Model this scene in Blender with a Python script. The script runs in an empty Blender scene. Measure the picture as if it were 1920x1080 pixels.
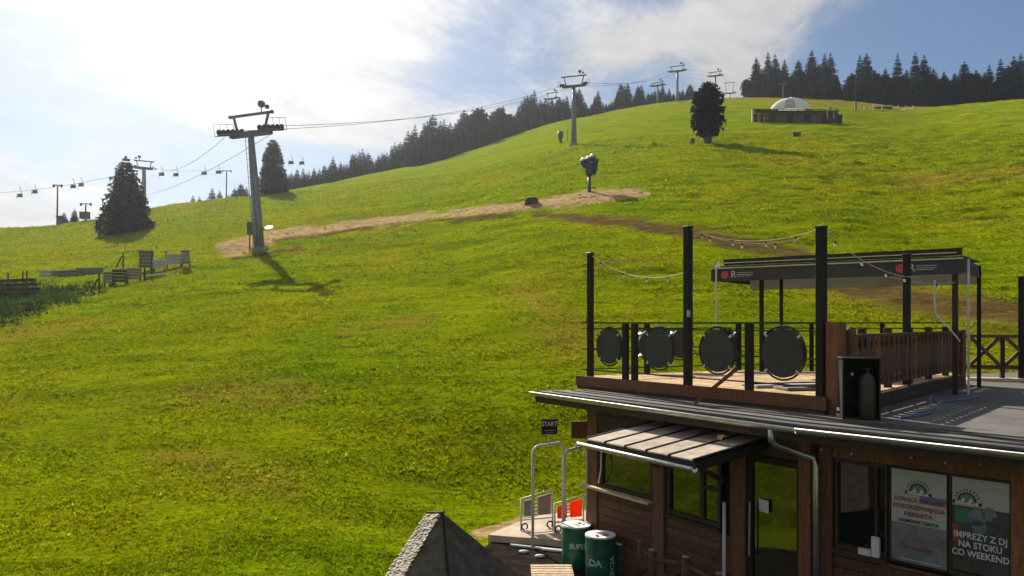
import bpy, bmesh, math, random
import numpy as np
from mathutils import Vector, Matrix

rng = random.Random(7)
SC = bpy.context.scene
COL = SC.collection
F = 1500.0          # focal length in photo pixels (photo is 1920 wide)
CX, HY = 960.0, 605.0   # principal column, eye-level row
EZ = 4.6            # eye height above the yard
R = math.radians

# ------------------------------------------------------------------ camera
cd = bpy.data.cameras.new('camera')
cam = bpy.data.objects.new('camera', cd)
COL.objects.link(cam)
cam.location = (0, 0, EZ)
cam.rotation_euler = (R(90), 0, 0)
cd.sensor_width = 36.0
cd.lens = 36.0 * F / 1920.0
cd.shift_y = (HY - 540.0) / 1920.0
cd.clip_start = 0.1
cd.clip_end = 6000
SC.camera = cam

# ------------------------------------------------------------------ sun, sky, exposure
SUN_AZ, SUN_EL = R(-26.0), R(36.0)      # azimuth clockwise from +Y
S = Vector((math.sin(SUN_AZ) * math.cos(SUN_EL), math.cos(SUN_AZ) * math.cos(SUN_EL), math.sin(SUN_EL)))
ld = bpy.data.lights.new('sun', 'SUN')
ld.energy = 5.0
ld.angle = R(0.53)
ld.color = (1.0, 0.93, 0.80)
sun = bpy.data.objects.new('sun', ld)
COL.objects.link(sun)
sun.rotation_euler = S.to_track_quat('Z', 'Y').to_euler()
sun.location = (-30, 60, 60)

W = bpy.data.worlds.new('World')
SC.world = W
W.use_nodes = True
SKY_STRENGTH = 0.05
def build_world():
    nt = W.node_tree
    N, L = nt.nodes, nt.links
    N.clear()
    out = N.new('ShaderNodeOutputWorld')
    bg = N.new('ShaderNodeBackground')
    bg.inputs['Strength'].default_value = SKY_STRENGTH
    L.new(bg.outputs[0], out.inputs[0])
    sky = N.new('ShaderNodeTexSky')
    sky.sky_type = 'NISHITA'
    sky.sun_disc = False
    sky.sun_elevation = SUN_EL
    sky.sun_rotation = SUN_AZ
    sky.altitude = 800
    sky.air_density = 1.0
    sky.dust_density = 0.6
    sky.ozone_density = 2.0
    tc = N.new('ShaderNodeTexCoord')
    def M(op, a, b=None, c=None, clamp=False):
        n = N.new('ShaderNodeMath'); n.operation = op; n.use_clamp = clamp
        for i, v in enumerate((a, b, c)):
            if v is None: continue
            if isinstance(v, (int, float)): n.inputs[i].default_value = v
            else: L.new(v, n.inputs[i])
        return n.outputs[0]
    def dot(v):
        n = N.new('ShaderNodeVectorMath'); n.operation = 'DOT_PRODUCT'
        L.new(tc.outputs['Generated'], n.inputs[0]); n.inputs[1].default_value = v
        return n.outputs['Value']
    sep = N.new('ShaderNodeSeparateXYZ')
    L.new(tc.outputs['Generated'], sep.inputs[0])
    dz = M('MAXIMUM', sep.outputs[2], 0.0)
    den = M('ADD', dz, 0.34)
    px = M('DIVIDE', sep.outputs[0], den)
    py = M('DIVIDE', sep.outputs[1], den)
    comb = N.new('ShaderNodeCombineXYZ')
    # stretch along a wind direction
    wx = M('ADD', M('MULTIPLY', px, 0.80), M('MULTIPLY', py, 0.60))
    wy = M('SUBTRACT', M('MULTIPLY', py, 0.80), M('MULTIPLY', px, 0.60))
    L.new(M('MULTIPLY', wx, 0.8), comb.inputs[0]); L.new(wy, comb.inputs[1])
    comb.inputs[2].default_value = 3.7
    def noise(scale, detail, rough, dist=0.0, off=None):
        n = N.new('ShaderNodeTexNoise'); n.inputs['Scale'].default_value = scale
        n.inputs['Detail'].default_value = detail; n.inputs['Roughness'].default_value = rough
        n.inputs['Distortion'].default_value = dist
        L.new(comb.outputs[0], n.inputs['Vector'])
        return n.outputs['Fac']
    big = noise(1.35, 9, 0.60, 0.25)
    fine = noise(5.0, 10, 0.66, 0.4)
    # cloud cover thickens toward the sun side of the sky, thins to the right
    right = dot((0.92, 0.39, 0.0))
    cover = M('MULTIPLY_ADD', right, -0.38, 0.165)
    cover = M('MINIMUM', M('MAXIMUM', cover, -0.16), 0.09)
    # one long bank of cloud in the middle of the view
    def blob(px_, py_, sx, sy, tilt, amp):
        u, e = (px_ - CX) / F, (HY - py_) / F
        c = Vector((u, 1, e)).normalized()
        rt = Vector((0, 0, 1)).cross(c).normalized() * -1
        up = c.cross(rt) * -1
        a = (rt * math.cos(tilt) + up * math.sin(tilt)) / sx
        b = (up * math.cos(tilt) - rt * math.sin(tilt)) / sy
        da = M('SUBTRACT', dot(a), a.dot(c)); db = M('SUBTRACT', dot(b), b.dot(c))
        g = M('ADD', M('MULTIPLY', da, da), M('MULTIPLY', db, db))
        g = M('POWER', 2.718, M('MULTIPLY', g, -1.0))
        fr = M('GREATER_THAN', dot(c), 0.2)
        return M('MULTIPLY', M('MULTIPLY', g, fr), amp)
    b1 = blob(1330, 40, 0.19, 0.036, 0.16, 0.25)
    b2 = blob(690, 40, 0.10, 0.06, -0.5, 0.16)
    b3 = blob(1390, 150, 0.06, 0.05, 0.2, 0.25)
    b4 = blob(130, 235, 0.16, 0.028, -0.12, -0.30)
    b5 = blob(880, 130, 0.10, 0.05, 0.1, -0.14)
    b6 = blob(560, 215, 0.22, 0.03, 0.05, 0.12)
    b7 = blob(480, 300, 0.12, 0.02, 0.0, -0.22)
    s = M('ADD', M('MULTIPLY', big, 0.60), M('MULTIPLY', fine, 0.40))
    s = M('ADD', s, cover)
    for b in (b1, b2, b3, b4, b5, b6, b7): s = M('ADD', s, b)
    mr = N.new('ShaderNodeMapRange'); mr.interpolation_type = 'SMOOTHERSTEP'
    mr.inputs['From Min'].default_value = 0.46; mr.inputs['From Max'].default_value = 0.69
    L.new(s, mr.inputs['Value'])
    mask = mr.outputs['Result']
    # thin veil everywhere (high cloud), stronger near the sun
    cosang = dot(tuple(S))
    cs = M('MAXIMUM', cosang, 0.0)
    lobe = M('POWER', cs, 9.0)
    lobe2 = M('POWER', cs, 60.0)
    low = M('POWER', M('SUBTRACT', 1.0, dz), 9.0)
    veil = M('MINIMUM', M('ADD', 0.07, M('ADD', M('ADD', M('MULTIPLY', lobe, 0.30), M('MULTIPLY', M('POWER', cs, 22.0), 0.3)), M('MULTIPLY', M('MULTIPLY', M('POWER', cs, 3.0), low), 1.3))), 0.9)
    mask = M('ADD', mask, M('MULTIPLY', veil, M('SUBTRACT', 1.0, mask)), clamp=True)
    # cloud brightness: forward scattering round the sun plus soft self shading
    br = M('ADD', M('MULTIPLY_ADD', lobe, 8.0, 6.5), M('MULTIPLY', lobe2, 16.0))
    shade = M('MULTIPLY_ADD', fine, 0.95, 0.52)
    br = M('MULTIPLY', br, shade)
    cc = N.new('ShaderNodeCombineColor')
    L.new(M('MULTIPLY', br, 1.0), cc.inputs[0]); L.new(M('MULTIPLY', br, 0.975), cc.inputs[1]); L.new(M('MULTIPLY', br, 0.985), cc.inputs[2])
    hs = N.new('ShaderNodeHueSaturation'); hs.inputs['Saturation'].default_value = 1.15
    L.new(sky.outputs[0], hs.inputs['Color'])
    mx = N.new('ShaderNodeMix'); mx.data_type = 'RGBA'
    L.new(mask, mx.inputs['Factor']); L.new(hs.outputs[0], mx.inputs[6]); L.new(cc.outputs[0], mx.inputs[7])
    L.new(mx.outputs[2], bg.inputs['Color'])
build_world()

SC.view_settings.view_transform = 'Standard'
SC.view_settings.look = 'None'
SC.view_settings.exposure = 0.76
SC.view_settings.gamma = 1.0
SC.view_settings.use_curve_mapping = False
SC.render.engine = 'CYCLES'
SC.cycles.use_denoising = True
SC.cycles.max_bounces = 5
SC.cycles.adaptive_threshold = 0.02
SC.cycles.transparent_max_bounces = 6
SC.cycles.volume_bounces = 0

# ------------------------------------------------------------------ materials
def new_mat(name):
    m = bpy.data.materials.new(name); m.use_nodes = True
    nt = m.node_tree
    return m, nt, nt.nodes, nt.links, nt.nodes['Principled BSDF']
def plain(name, col, rough=0.6, metal=0.0, var=0.25, scale=3.0, bump=0.0, spec=0.5, stretch=(1, 1, 1), pv=0.0):
    m, nt, N, L, P = new_mat(name)
    tc = N.new('ShaderNodeTexCoord')
    mp = N.new('ShaderNodeMapping'); mp.inputs['Scale'].default_value = stretch
    L.new(tc.outputs['Object'], mp.inputs[0])
    nz = N.new('ShaderNodeTexNoise'); nz.inputs['Scale'].default_value = scale; nz.inputs['Detail'].default_value = 6; nz.inputs['Roughness'].default_value = 0.65
    L.new(mp.outputs[0], nz.inputs['Vector'])
    r = N.new('ShaderNodeValToRGB')
    r.color_ramp.elements[0].position = 0.3; r.color_ramp.elements[1].position = 0.72
    r.color_ramp.elements[0].color = tuple(c * (1 - var) for c in col) + (1,)
    r.color_ramp.elements[1].color = tuple(min(1, c * (1 + var)) for c in col) + (1,)
    L.new(nz.outputs['Fac'], r.inputs[0])
    oi = N.new('ShaderNodeObjectInfo'); mv = N.new('ShaderNodeMapRange'); mv.inputs['To Min'].default_value = 1 - pv; mv.inputs['To Max'].default_value = 1 + pv
    L.new(oi.outputs['Random'], mv.inputs['Value'])
    hv = N.new('ShaderNodeHueSaturation'); L.new(mv.outputs[0], hv.inputs['Value']); L.new(r.outputs[0], hv.inputs['Color'])
    L.new(hv.outputs[0], P.inputs['Base Color'])
    P.inputs['Roughness'].default_value = rough; P.inputs['Metallic'].default_value = metal
    P.inputs['Specular IOR Level'].default_value = spec
    if bump:
        b = N.new('ShaderNodeBump'); b.inputs['Strength'].default_value = bump; b.inputs['Distance'].default_value = 0.02
        L.new(nz.outputs['Fac'], b.inputs['Height']); L.new(b.outputs[0], P.inputs['Normal'])
    return m
def wood(name, col, axis=(1, 1, 1), rough=0.7, var=0.4):
    return plain(name, col, rough, 0, var, 4.0, 0.35, 0.3, axis, 0.28)
MT = {}
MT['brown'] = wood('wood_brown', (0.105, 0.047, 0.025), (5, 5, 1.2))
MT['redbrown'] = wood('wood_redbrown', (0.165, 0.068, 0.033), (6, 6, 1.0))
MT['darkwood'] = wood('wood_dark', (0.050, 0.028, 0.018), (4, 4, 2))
MT['deckwood'] = wood('wood_deck', (0.50, 0.33, 0.17), (2, 2, 6))
MT['palewood'] = wood('wood_pale', (0.48, 0.36, 0.22), (3, 3, 6))
MT['black'] = plain('paint_black', (0.018, 0.017, 0.016), 0.7, 0, 0.3, 3.0, 0, 0.2)
MT['blackmetal'] = plain('metal_black', (0.025, 0.025, 0.025), 0.5, 0.2, 0.3, 3.0, 0, 0.3)
MT['charcoal'] = plain('fabric_charcoal', (0.045, 0.046, 0.042), 0.85, 0, 0.2, 2.0)
MT['disc'] = plain('disc_dark', (0.030, 0.031, 0.031), 0.7, 0, 0.3, 3.0)
MT['zinc'] = plain('metal_zinc', (0.42, 0.44, 0.46), 0.35, 0.85, 0.2, 5.0)
MT['gutter_glint'] = plain('metal_glint', (0.75, 0.75, 0.73), 0.6, 0.6, 0.25, 9.0)  # lip paler than the gutter: the sun's glint put into its colour
MT['steel'] = plain('metal_pylon', (0.20, 0.22, 0.24), 0.5, 0.45, 0.2, 1.5)
MT['steeldark'] = plain('metal_pylon_dark', (0.085, 0.095, 0.10), 0.5, 0.4, 0.2, 1.5)
MT['white'] = plain('paint_white', (0.72, 0.72, 0.70), 0.5, 0, 0.08)
MT['greywhite'] = plain('paint_greywhite', (0.50, 0.51, 0.50), 0.5, 0, 0.12)
MT['green'] = plain('drum_green', (0.008, 0.098, 0.062), 0.42, 0, 0.45, 6.0, 0.1)
MT['mint'] = plain('print_mint', (0.45, 0.62, 0.54), 0.5, 0, 0.1)
MT['orange'] = plain('paint_orange', (0.75, 0.10, 0.025), 0.45, 0, 0.15)
MT['grey'] = plain('panel_grey', (0.20, 0.205, 0.20), 0.7, 0, 0.35, 2.5, 0, 0.3, (1, 1, 1), 0.25)
MT['palegrey'] = plain('mat_palegrey', (0.36, 0.37, 0.355), 0.75, 0, 0.3, 2.5, 0, 0.3, (1, 1, 1), 0.2)
MT['slate'] = plain('roof_slate', (0.098, 0.083, 0.065), 0.9, 0, 0.5, 7.0, 0.6, 0.1)
MT['shingle'] = plain('roof_shingle_lit', (0.30, 0.255, 0.19), 0.8, 0, 0.5, 9.0, 0.5)  # kiosk roof colour lightened for the side facing the sun
MT['felt'] = plain('roof_felt', (0.098, 0.089, 0.076), 0.75, 0, 0.35, 1.4, 0.3)
MT['feltdark'] = plain('roof_felt_dark', (0.050, 0.052, 0.050), 0.7, 0, 0.35, 2.0, 0.3)
MT['canopyboard'] = plain('canopy_board', (0.35, 0.285, 0.22), 0.7, 0, 0.35, 5.0, 0.3, 0.3, (1, 1, 1), 0.15)
MT['asphalt'] = plain('asphalt', (0.024, 0.019, 0.015), 1.0, 0, 0.6, 4.0, 0.6, 0.0)
MT['paving'] = plain('paving', (0.42, 0.33, 0.23), 0.85, 0, 0.35, 2.0, 0.5)
MT['rock'] = plain('rock', (0.075, 0.055, 0.045), 0.9, 0, 0.5, 2.0, 0.8)
MT['concrete'] = plain('concrete', (0.26, 0.25, 0.24), 0.9, 0, 0.3, 3.0, 0.4)
MT['bark'] = plain('bark', (0.075, 0.052, 0.036), 0.95, 0, 0.4, 4.0, 0.6)
MT['paper'] = plain('poster_paper', (0.34, 0.33, 0.32), 0.55, 0, 0.06, 2.0)
MT['papergrey'] = plain('poster_grey', (0.13, 0.13, 0.15), 0.55, 0, 0.5, 5.0)
MT['paperdark'] = plain('poster_dark', (0.035, 0.04, 0.038), 0.5, 0, 0.6, 5.0)
MT['inkdark'] = plain('ink_dark', (0.012, 0.018, 0.020), 0.6, 0, 0.1)
MT['inkred'] = plain('ink_red', (0.22, 0.035, 0.03), 0.6, 0, 0.2)
MT['inkblue'] = plain('ink_blue', (0.10, 0.10, 0.24), 0.6, 0, 0.2)
MT['inkteal'] = plain('ink_teal', (0.10, 0.16, 0.17), 0.6, 0, 0.3)
MT['inkgreen'] = plain('ink_green', (0.03, 0.13, 0.075), 0.6, 0, 0.3)
MT['inkwhite'] = plain('ink_white', (0.55, 0.54, 0.52), 0.6, 0, 0.1)
MT['red'] = plain('logo_red', (0.50, 0.045, 0.045), 0.5, 0, 0.1)
MT['blue'] = plain('hose_blue', (0.04, 0.12, 0.28), 0.4, 0, 0.2)
MT['gasgreen'] = plain('gas_bottle', (0.018, 0.024, 0.012), 0.5, 0, 0.2)
MT['tent'] = plain('tent_white', (0.70, 0.70, 0.68), 0.7, 0, 0.06, 0.6)
MT['hutwall'] = plain('hut_wall', (0.085, 0.066, 0.050), 0.85, 0, 0.3, 1.0)
MT['gunblue'] = plain('snow_gun_blue', (0.045, 0.055, 0.10), 0.5, 0.1, 0.2, 2.0)
MT['yellow'] = plain('yellow_leaf', (0.65, 0.42, 0.10), 0.6, 0, 0.2)
MT['chrome'] = plain('lamp_glint', (0.90, 0.91, 0.93), 0.42, 0.9, 0.05)
def glass():
    m, nt, N, L, P = new_mat('window_glass')
    P.inputs['Base Color'].default_value = (0.010, 0.012, 0.010, 1)
    P.inputs['Roughness'].default_value = 0.035
    P.inputs['IOR'].default_value = 2.1
    tc = N.new('ShaderNodeTexCoord'); nz = N.new('ShaderNodeTexNoise'); nz.inputs['Scale'].default_value = 1.4
    b = N.new('ShaderNodeBump'); b.inputs['Strength'].default_value = 0.04; b.inputs['Distance'].default_value = 0.05
    L.new(tc.outputs['Object'], nz.inputs['Vector']); L.new(nz.outputs['Fac'], b.inputs['Height']); L.new(b.outputs[0], P.inputs['Normal'])
    return m
MT['glass'] = glass()
def bulbglass():
    m, nt, N, L, P = new_mat('bulb_glass')
    P.inputs['Base Color'].default_value = (0.75, 0.74, 0.68, 1); P.inputs['Roughness'].default_value = 0.12
    P.inputs['Transmission Weight'].default_value = 0.4
    return m
MT['bulb'] = bulbglass()

def grass_color(N, L, soil=True):
    """albedo of turf: world-position noise in several sizes; soil and dry turf from attributes of the ground"""
    geo = N.new('ShaderNodeNewGeometry')
    def nz(scale, detail=5, rough=0.6, st=None):
        n = N.new('ShaderNodeTexNoise'); n.inputs['Scale'].default_value = scale
        n.inputs['Detail'].default_value = detail; n.inputs['Roughness'].default_value = rough
        if st:
            mp = N.new('ShaderNodeMapping'); mp.inputs['Scale'].default_value = st
            L.new(geo.outputs['Position'], mp.inputs[0]); L.new(mp.outputs[0], n.inputs['Vector'])
        else: L.new(geo.outputs['Position'], n.inputs['Vector'])
        return n.outputs['Fac']
    def ramp(fac, stops):
        r = N.new('ShaderNodeValToRGB'); cr = r.color_ramp
        while len(cr.elements) < len(stops): cr.elements.new(0.5)
        for e, (p, c) in zip(cr.elements, stops): e.position = p; e.color = tuple(c) + (1,)
        L.new(fac, r.inputs[0]); return r.outputs[0]
    def mix(f, a, b, typ='MIX'):
        n = N.new('ShaderNodeMix'); n.data_type = 'RGBA'; n.blend_type = typ
        if isinstance(f, float): n.inputs['Factor'].default_value = f
        else: L.new(f, n.inputs['Factor'])
        for i, v in ((6, a), (7, b)):
            if isinstance(v, tuple): n.inputs[i].default_value = v + (1,)
            else: L.new(v, n.inputs[i])
        return n.outputs[2]
    def math_(op, a, b):
        n = N.new('ShaderNodeMath'); n.operation = op; n.use_clamp = True
        for i, v in enumerate((a, b)):
            if isinstance(v, float): n.inputs[i].default_value = v
            else: L.new(v, n.inputs[i])
        return n.outputs[0]
    base = ramp(nz(0.16, 6, 0.6), [(0.30, (0.160, 0.230, 0.003)), (0.52, (0.220, 0.272, 0.003)), (0.72, (0.270, 0.268, 0.004))])
    midn = ramp(nz(1.3, 6, 0.7, (0.6, 1.0, 1.0)), [(0.28, (0.62, 0.66, 0.7)), (0.5, (1, 1, 1)), (0.75, (1.18, 1.14, 1.0))])
    c = mix(0.75, base, midn, 'MULTIPLY')
    far = ramp(nz(0.035, 4, 0.55), [(0.35, (0.95, 1.03, 1.0)), (0.65, (1.07, 0.97, 1.0))])
    c = mix(1.0, c, far, 'MULTIPLY')
    hf = ramp(nz(9.0, 5, 0.8, (0.6, 1.0, 1.0)), [(0.36, (0.50, 0.54, 0.5)), (0.5, (1, 1, 1)), (0.64, (1.32, 1.28, 1.2))])   # single leaves and gaps
    c = mix(0.9, c, hf, 'MULTIPLY')
    st_ = ramp(nz(0.55, 5, 0.65, (0.16, 1.0, 0.5)), [(0.32, (0.74, 0.80, 0.8)), (0.5, (1, 1, 1)), (0.68, (1.14, 1.08, 1.1))])   # contour-wise trails
    c = mix(1.0, c, st_, 'MULTIPLY')
    pt = ramp(nz(0.11, 5, 0.7, (0.7, 1, 1)), [(0.56, (0, 0, 0)), (0.70, (0.38, 0.38, 0.38))])
    c = mix(pt, c, (0.215, 0.150, 0.018))
    if soil:
        at = N.new('ShaderNodeAttribute'); at.attribute_name = 'dry'
        f = math_('MULTIPLY', at.outputs['Fac'], ramp(nz(0.8, 5, 0.7), [(0.3, (0.25,) * 3), (0.65, (1, 1, 1))]))
        c = mix(math_('MULTIPLY', f, 0.75), c, (0.29, 0.170, 0.034))
        at = N.new('ShaderNodeAttribute'); at.attribute_name = 'soil'
        n2 = nz(1.3, 8, 0.8)
        f = math_('MULTIPLY', math_('SUBTRACT', math_('ADD', math_('MULTIPLY', at.outputs['Fac'], 0.5), math_('MULTIPLY', n2, 0.5)), 0.46), 5.0)
        sc_ = ramp(nz(1.8, 6, 0.75), [(0.3, (0.20, 0.13, 0.055)), (0.5, (0.44, 0.30, 0.145)), (0.7, (0.62, 0.45, 0.24))])
        c = mix(f, c, sc_)
        at = N.new('ShaderNodeAttribute'); at.attribute_name = 'mud_shade'
        f = math_('MULTIPLY', math_('SUBTRACT', math_('ADD', math_('MULTIPLY', at.outputs['Fac'], 0.42), math_('MULTIPLY', n2, 0.58)), 0.44), 3.6)
        mc = ramp(nz(2.2, 6, 0.7), [(0.3, (0.075, 0.050, 0.018)), (0.7, (0.185, 0.118, 0.042))])
        c = mix(f, c, mc)
    return c, nz
def turf_mat():
    m, nt, N, L, P = new_mat('turf')
    c, nz = grass_color(N, L)
    L.new(c, P.inputs['Base Color'])
    P.inputs['Roughness'].default_value = 0.9; P.inputs['Specular IOR Level'].default_value = 0.0
    b1 = N.new('ShaderNodeBump'); b1.inputs['Strength'].default_value = 1.0; b1.inputs['Distance'].default_value = 0.22
    L.new(nz(4.0, 7, 0.75, (0.5, 1.0, 1.0)), b1.inputs['Height'])
    b2 = N.new('ShaderNodeBump'); b2.inputs['Strength'].default_value = 0.8; b2.inputs['Distance'].default_value = 0.35
    L.new(nz(0.9, 5, 0.7, (0.45, 1.0, 1.0)), b2.inputs['Height']); L.new(b1.outputs[0], b2.inputs['Normal'])
    L.new(b2.outputs[0], P.inputs['Normal'])
    return m
MT['turf'] = turf_mat()
def leafy(name, col=None, trans=0.35, var=0.5):
    m, nt, N, L, P = new_mat(name)
    if col is None:
        c, nz = grass_color(N, L, False)
        at = N.new('ShaderNodeAttribute'); at.attribute_name = 'tint'
        mt = N.new('ShaderNodeMix'); mt.data_type = 'RGBA'; mt.blend_type = 'MULTIPLY'; mt.inputs['Factor'].default_value = 1.0
        L.new(c, mt.inputs[6]); L.new(at.outputs['Color'], mt.inputs[7]); c = mt.outputs[2]
    else:
        geo = N.new('ShaderNodeNewGeometry'); nzn = N.new('ShaderNodeTexNoise'); nzn.inputs['Scale'].default_value = 1.2; nzn.inputs['Detail'].default_value = 5
        L.new(geo.outputs['Position'], nzn.inputs['Vector'])
        r = N.new('ShaderNodeValToRGB'); r.color_ramp.elements[0].position = 0.3; r.color_ramp.elements[1].position = 0.7
        r.color_ramp.elements[0].color = tuple(x * (1 - var) for x in col) + (1,); r.color_ramp.elements[1].color = tuple(x * (1 + var) for x in col) + (1,)
        L.new(nzn.outputs['Fac'], r.inputs[0]); c = r.outputs[0]
    L.new(c, P.inputs['Base Color']); P.inputs['Roughness'].default_value = 0.8; P.inputs['Specular IOR Level'].default_value = 0.03
    tr = N.new('ShaderNodeBsdfTranslucent'); L.new(c, tr.inputs['Color'])
    mx = N.new('ShaderNodeMixShader'); mx.inputs[0].default_value = trans
    L.new(P.outputs[0], mx.inputs[1]); L.new(tr.outputs[0], mx.inputs[2])
    L.new(mx.outputs[0], N['Material Output'].inputs['Surface'])
    return m
MT['blade'] = leafy('grass_blade', None, 0.5)
MT['tent'] = leafy('tent_cloth', (0.80, 0.80, 0.78), 0.22, 0.06)
MT['orange'] = leafy('pad_orange', (0.80, 0.11, 0.025), 0.55, 0.12)
MT['sheer'] = leafy('valance_sheer', (0.36, 0.35, 0.33), 0.5, 0.1)
MT['needle'] = leafy('spruce_needles', (0.020, 0.032, 0.013), 0.12)
MT['needle_hazed'] = leafy('spruce_needles_hazed', (0.046, 0.064, 0.044), 0.18)  # greyer, paler needles: haze over the left conifers put into the colour
MT['leaf'] = leafy('deciduous_leaf', (0.030, 0.046, 0.012), 0.2)
MT['weed'] = leafy('weed_leaf', (0.050, 0.080, 0.020), 0.3)  # leaf colour kept dark to stand in for the shaded patch

# ------------------------------------------------------------------ mesh helpers
ORG = {}
def org(parent):
    return ORG.get(parent.name, Vector((0, 0, 0))) if parent is not None else Vector((0, 0, 0))
def tag(o, label=None, cat=None, group=None, kind=None):
    if label: o['label'] = label
    if cat: o['category'] = cat
    if group: o['group'] = group
    if kind: o['kind'] = kind
    return o
def thing(name, loc, label, cat, group=None):
    o = bpy.data.objects.new(name, None); COL.objects.link(o)
    o.empty_display_size = 0.2
    o.location = loc
    ORG[o.name] = Vector(loc)
    return tag(o, label, cat, group)
class MB:
    def __init__(s): s.v = []; s.f = []
    def add(s, vs, fs):
        n = len(s.v); s.v += [Vector(v) for v in vs]; s.f += [tuple(i + n for i in f) for f in fs]; return s
    def box(s, c, size, ax=None):
        """box centred at c, size (sx,sy,sz) along axes ax=(ex,ey,ez)"""
        ex, ey, ez = ax or (Vector((1, 0, 0)), Vector((0, 1, 0)), Vector((0, 0, 1)))
        c = Vector(c); hx, hy, hz = ex * size[0] / 2, ey * size[1] / 2, ez * size[2] / 2
        vs = [c - hx - hy - hz, c + hx - hy - hz, c + hx + hy - hz, c - hx + hy - hz, c - hx - hy + hz, c + hx - hy + hz, c + hx + hy + hz, c - hx + hy + hz]
        return s.add(vs, [(0, 3, 2, 1), (4, 5, 6, 7), (0, 1, 5, 4), (1, 2, 6, 5), (2, 3, 7, 6), (3, 0, 4, 7)])
    def bar(s, p, q, w, h, up=(0, 0, 1)):
        p, q = Vector(p), Vector(q); d = (q - p); ln = d.length; d.normalize()
        up = Vector(up)
        if abs(d.dot(up)) > 0.98: up = Vector((1, 0, 0))
        sx = d.cross(up).normalized(); uz = sx.cross(d).normalized()
        return s.box((p + q) / 2, (ln, w, h), (d, sx, uz))
    def tube(s, pts, r, n=8, cap=True):
        pts = [Vector(p) for p in pts]
        rs = r if isinstance(r, (list, tuple)) else [r] * len(pts)
        base = len(s.v); ref = None
        for i, p in enumerate(pts):
            a = pts[max(i - 1, 0)]; b = pts[min(i + 1, len(pts) - 1)]
            d = (b - a).normalized()
            if ref is None:
                ref = Vector((0, 0, 1)) if abs(d.z) < 0.9 else Vector((1, 0, 0))
            x = d.cross(ref).normalized(); y = x.cross(d).normalized(); ref = y
            for k in range(n):
                t = 2 * math.pi * k / n
                s.v.append(p + (x * math.cos(t) + y * math.sin(t)) * rs[i])
        for i in range(len(pts) - 1):
            for k in range(n):
                a = base + i * n + k; b = base + i * n + (k + 1) % n
                s.f.append((a, b, b + n, a + n))
        if cap:
            s.f.append(tuple(base + k for k in reversed(range(n))))
            e = base + (len(pts) - 1) * n
            s.f.append(tuple(e + k for k in range(n)))
        return s
    def prism(s, poly, z0, z1):
        """vertical prism from a ccw list of (x,y)"""
        n = len(poly)
        vs = [(p[0], p[1], z0) for p in poly] + [(p[0], p[1], z1) for p in poly]
        fs = [tuple(reversed(range(n))), tuple(range(n, 2 * n))] + [(i, (i + 1) % n, n + (i + 1) % n, n + i) for i in range(n)]
        return s.add(vs, fs)
    def slab(s, outline, nrm, th):
        """extrude a planar outline (3D points) along nrm by th"""
        nrm = Vector(nrm).normalized() * th; n = len(outline)
        vs = [Vector(p) for p in outline] + [Vector(p) + nrm for p in outline]
        return s.add(vs, [tuple(reversed(range(n))), tuple(range(n, 2 * n))] + [(i, (i + 1) % n, n + (i + 1) % n, n + i) for i in range(n)])
    def disc(s, c, nrm, r, th, n=24, ry=None):
        nrm = Vector(nrm).normalized()
        ref = Vector((0, 0, 1)) if abs(nrm.z) < 0.9 else Vector((1, 0, 0))
        x = nrm.cross(ref).normalized(); y = x.cross(nrm).normalized()
        c = Vector(c)
        return s.slab([c - nrm * th / 2 + x * r * math.cos(2 * math.pi * k / n) + y * (ry or r) * math.sin(2 * math.pi * k / n) for k in range(n)], nrm, th)
    def ring(s, c, nrm, r, t, n=28, m=6):
        nrm = Vector(nrm).normalized(); ref = Vector((0, 0, 1)) if abs(nrm.z) < 0.9 else Vector((1, 0, 0))
        x = nrm.cross(ref).normalized(); y = x.cross(nrm).normalized(); c = Vector(c); b = len(s.v)
        for i in range(n):
            a = 2 * math.pi * i / n; rd = x * math.cos(a) + y * math.sin(a)
            for j in range(m):
                bb = 2 * math.pi * j / m
                s.v.append(c + rd * (r + t * math.cos(bb)) + nrm * t * math.sin(bb))
        for i in range(n):
            for j in range(m):
                s.f.append((b + i * m + j, b + ((i + 1) % n) * m + j, b + ((i + 1) % n) * m + (j + 1) % m, b + i * m + (j + 1) % m))
        return s
    def sphere(s, c, r, nu=10, nv=7, sc=(1, 1, 1)):
        c = Vector(c); b = len(s.v)
        for i in range(nv + 1):
            th = math.pi * i / nv
            for k in range(nu):
                ph = 2 * math.pi * k / nu
                s.v.append(c + Vector((r * sc[0] * math.sin(th) * math.cos(ph), r * sc[1] * math.sin(th) * math.sin(ph), r * sc[2] * math.cos(th))))
        for i in range(nv):
            for k in range(nu):
                s.f.append((b + i * nu + k, b + (i + 1) * nu + k, b + (i + 1) * nu + (k + 1) % nu, b + i * nu + (k + 1) % nu))
        return s
    def lathe(s, prof, c, n=20):
        c = Vector(c); b = len(s.v)
        for (r, z) in prof:
            for k in range(n):
                a = 2 * math.pi * k / n
                s.v.append(c + Vector((r * math.cos(a), r * math.sin(a), z)))
        for i in range(len(prof) - 1):
            for k in range(n):
                s.f.append((b + i * n + k, b + i * n + (k + 1) % n, b + (i + 1) * n + (k + 1) % n, b + (i + 1) * n + k))
        return s
    def mesh(s, name, mat, off=Vector((0, 0, 0)), smooth=False):
        me = bpy.data.meshes.new(name)
        me.from_pydata([tuple(v - off) for v in s.v], [], s.f)
        me.materials.append(MT[mat] if isinstance(mat, str) else mat)
        if smooth:
            me.polygons.foreach_set('use_smooth', [True] * len(me.polygons))
        me.update()
        return me
    def build(s, name, mat, parent=None, smooth=False):
        off = org(parent)
        o = bpy.data.objects.new(name, s.mesh(name, mat, off, smooth)); COL.objects.link(o)
        if parent is not None:
            o.parent = parent; ORG[o.name] = off
        return o
def bevel(o, w=0.01, seg=1):
    m = o.modifiers.new('bevel', 'BEVEL'); m.width = w; m.segments = seg; m.limit_method = 'ANGLE'
    return o
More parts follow.
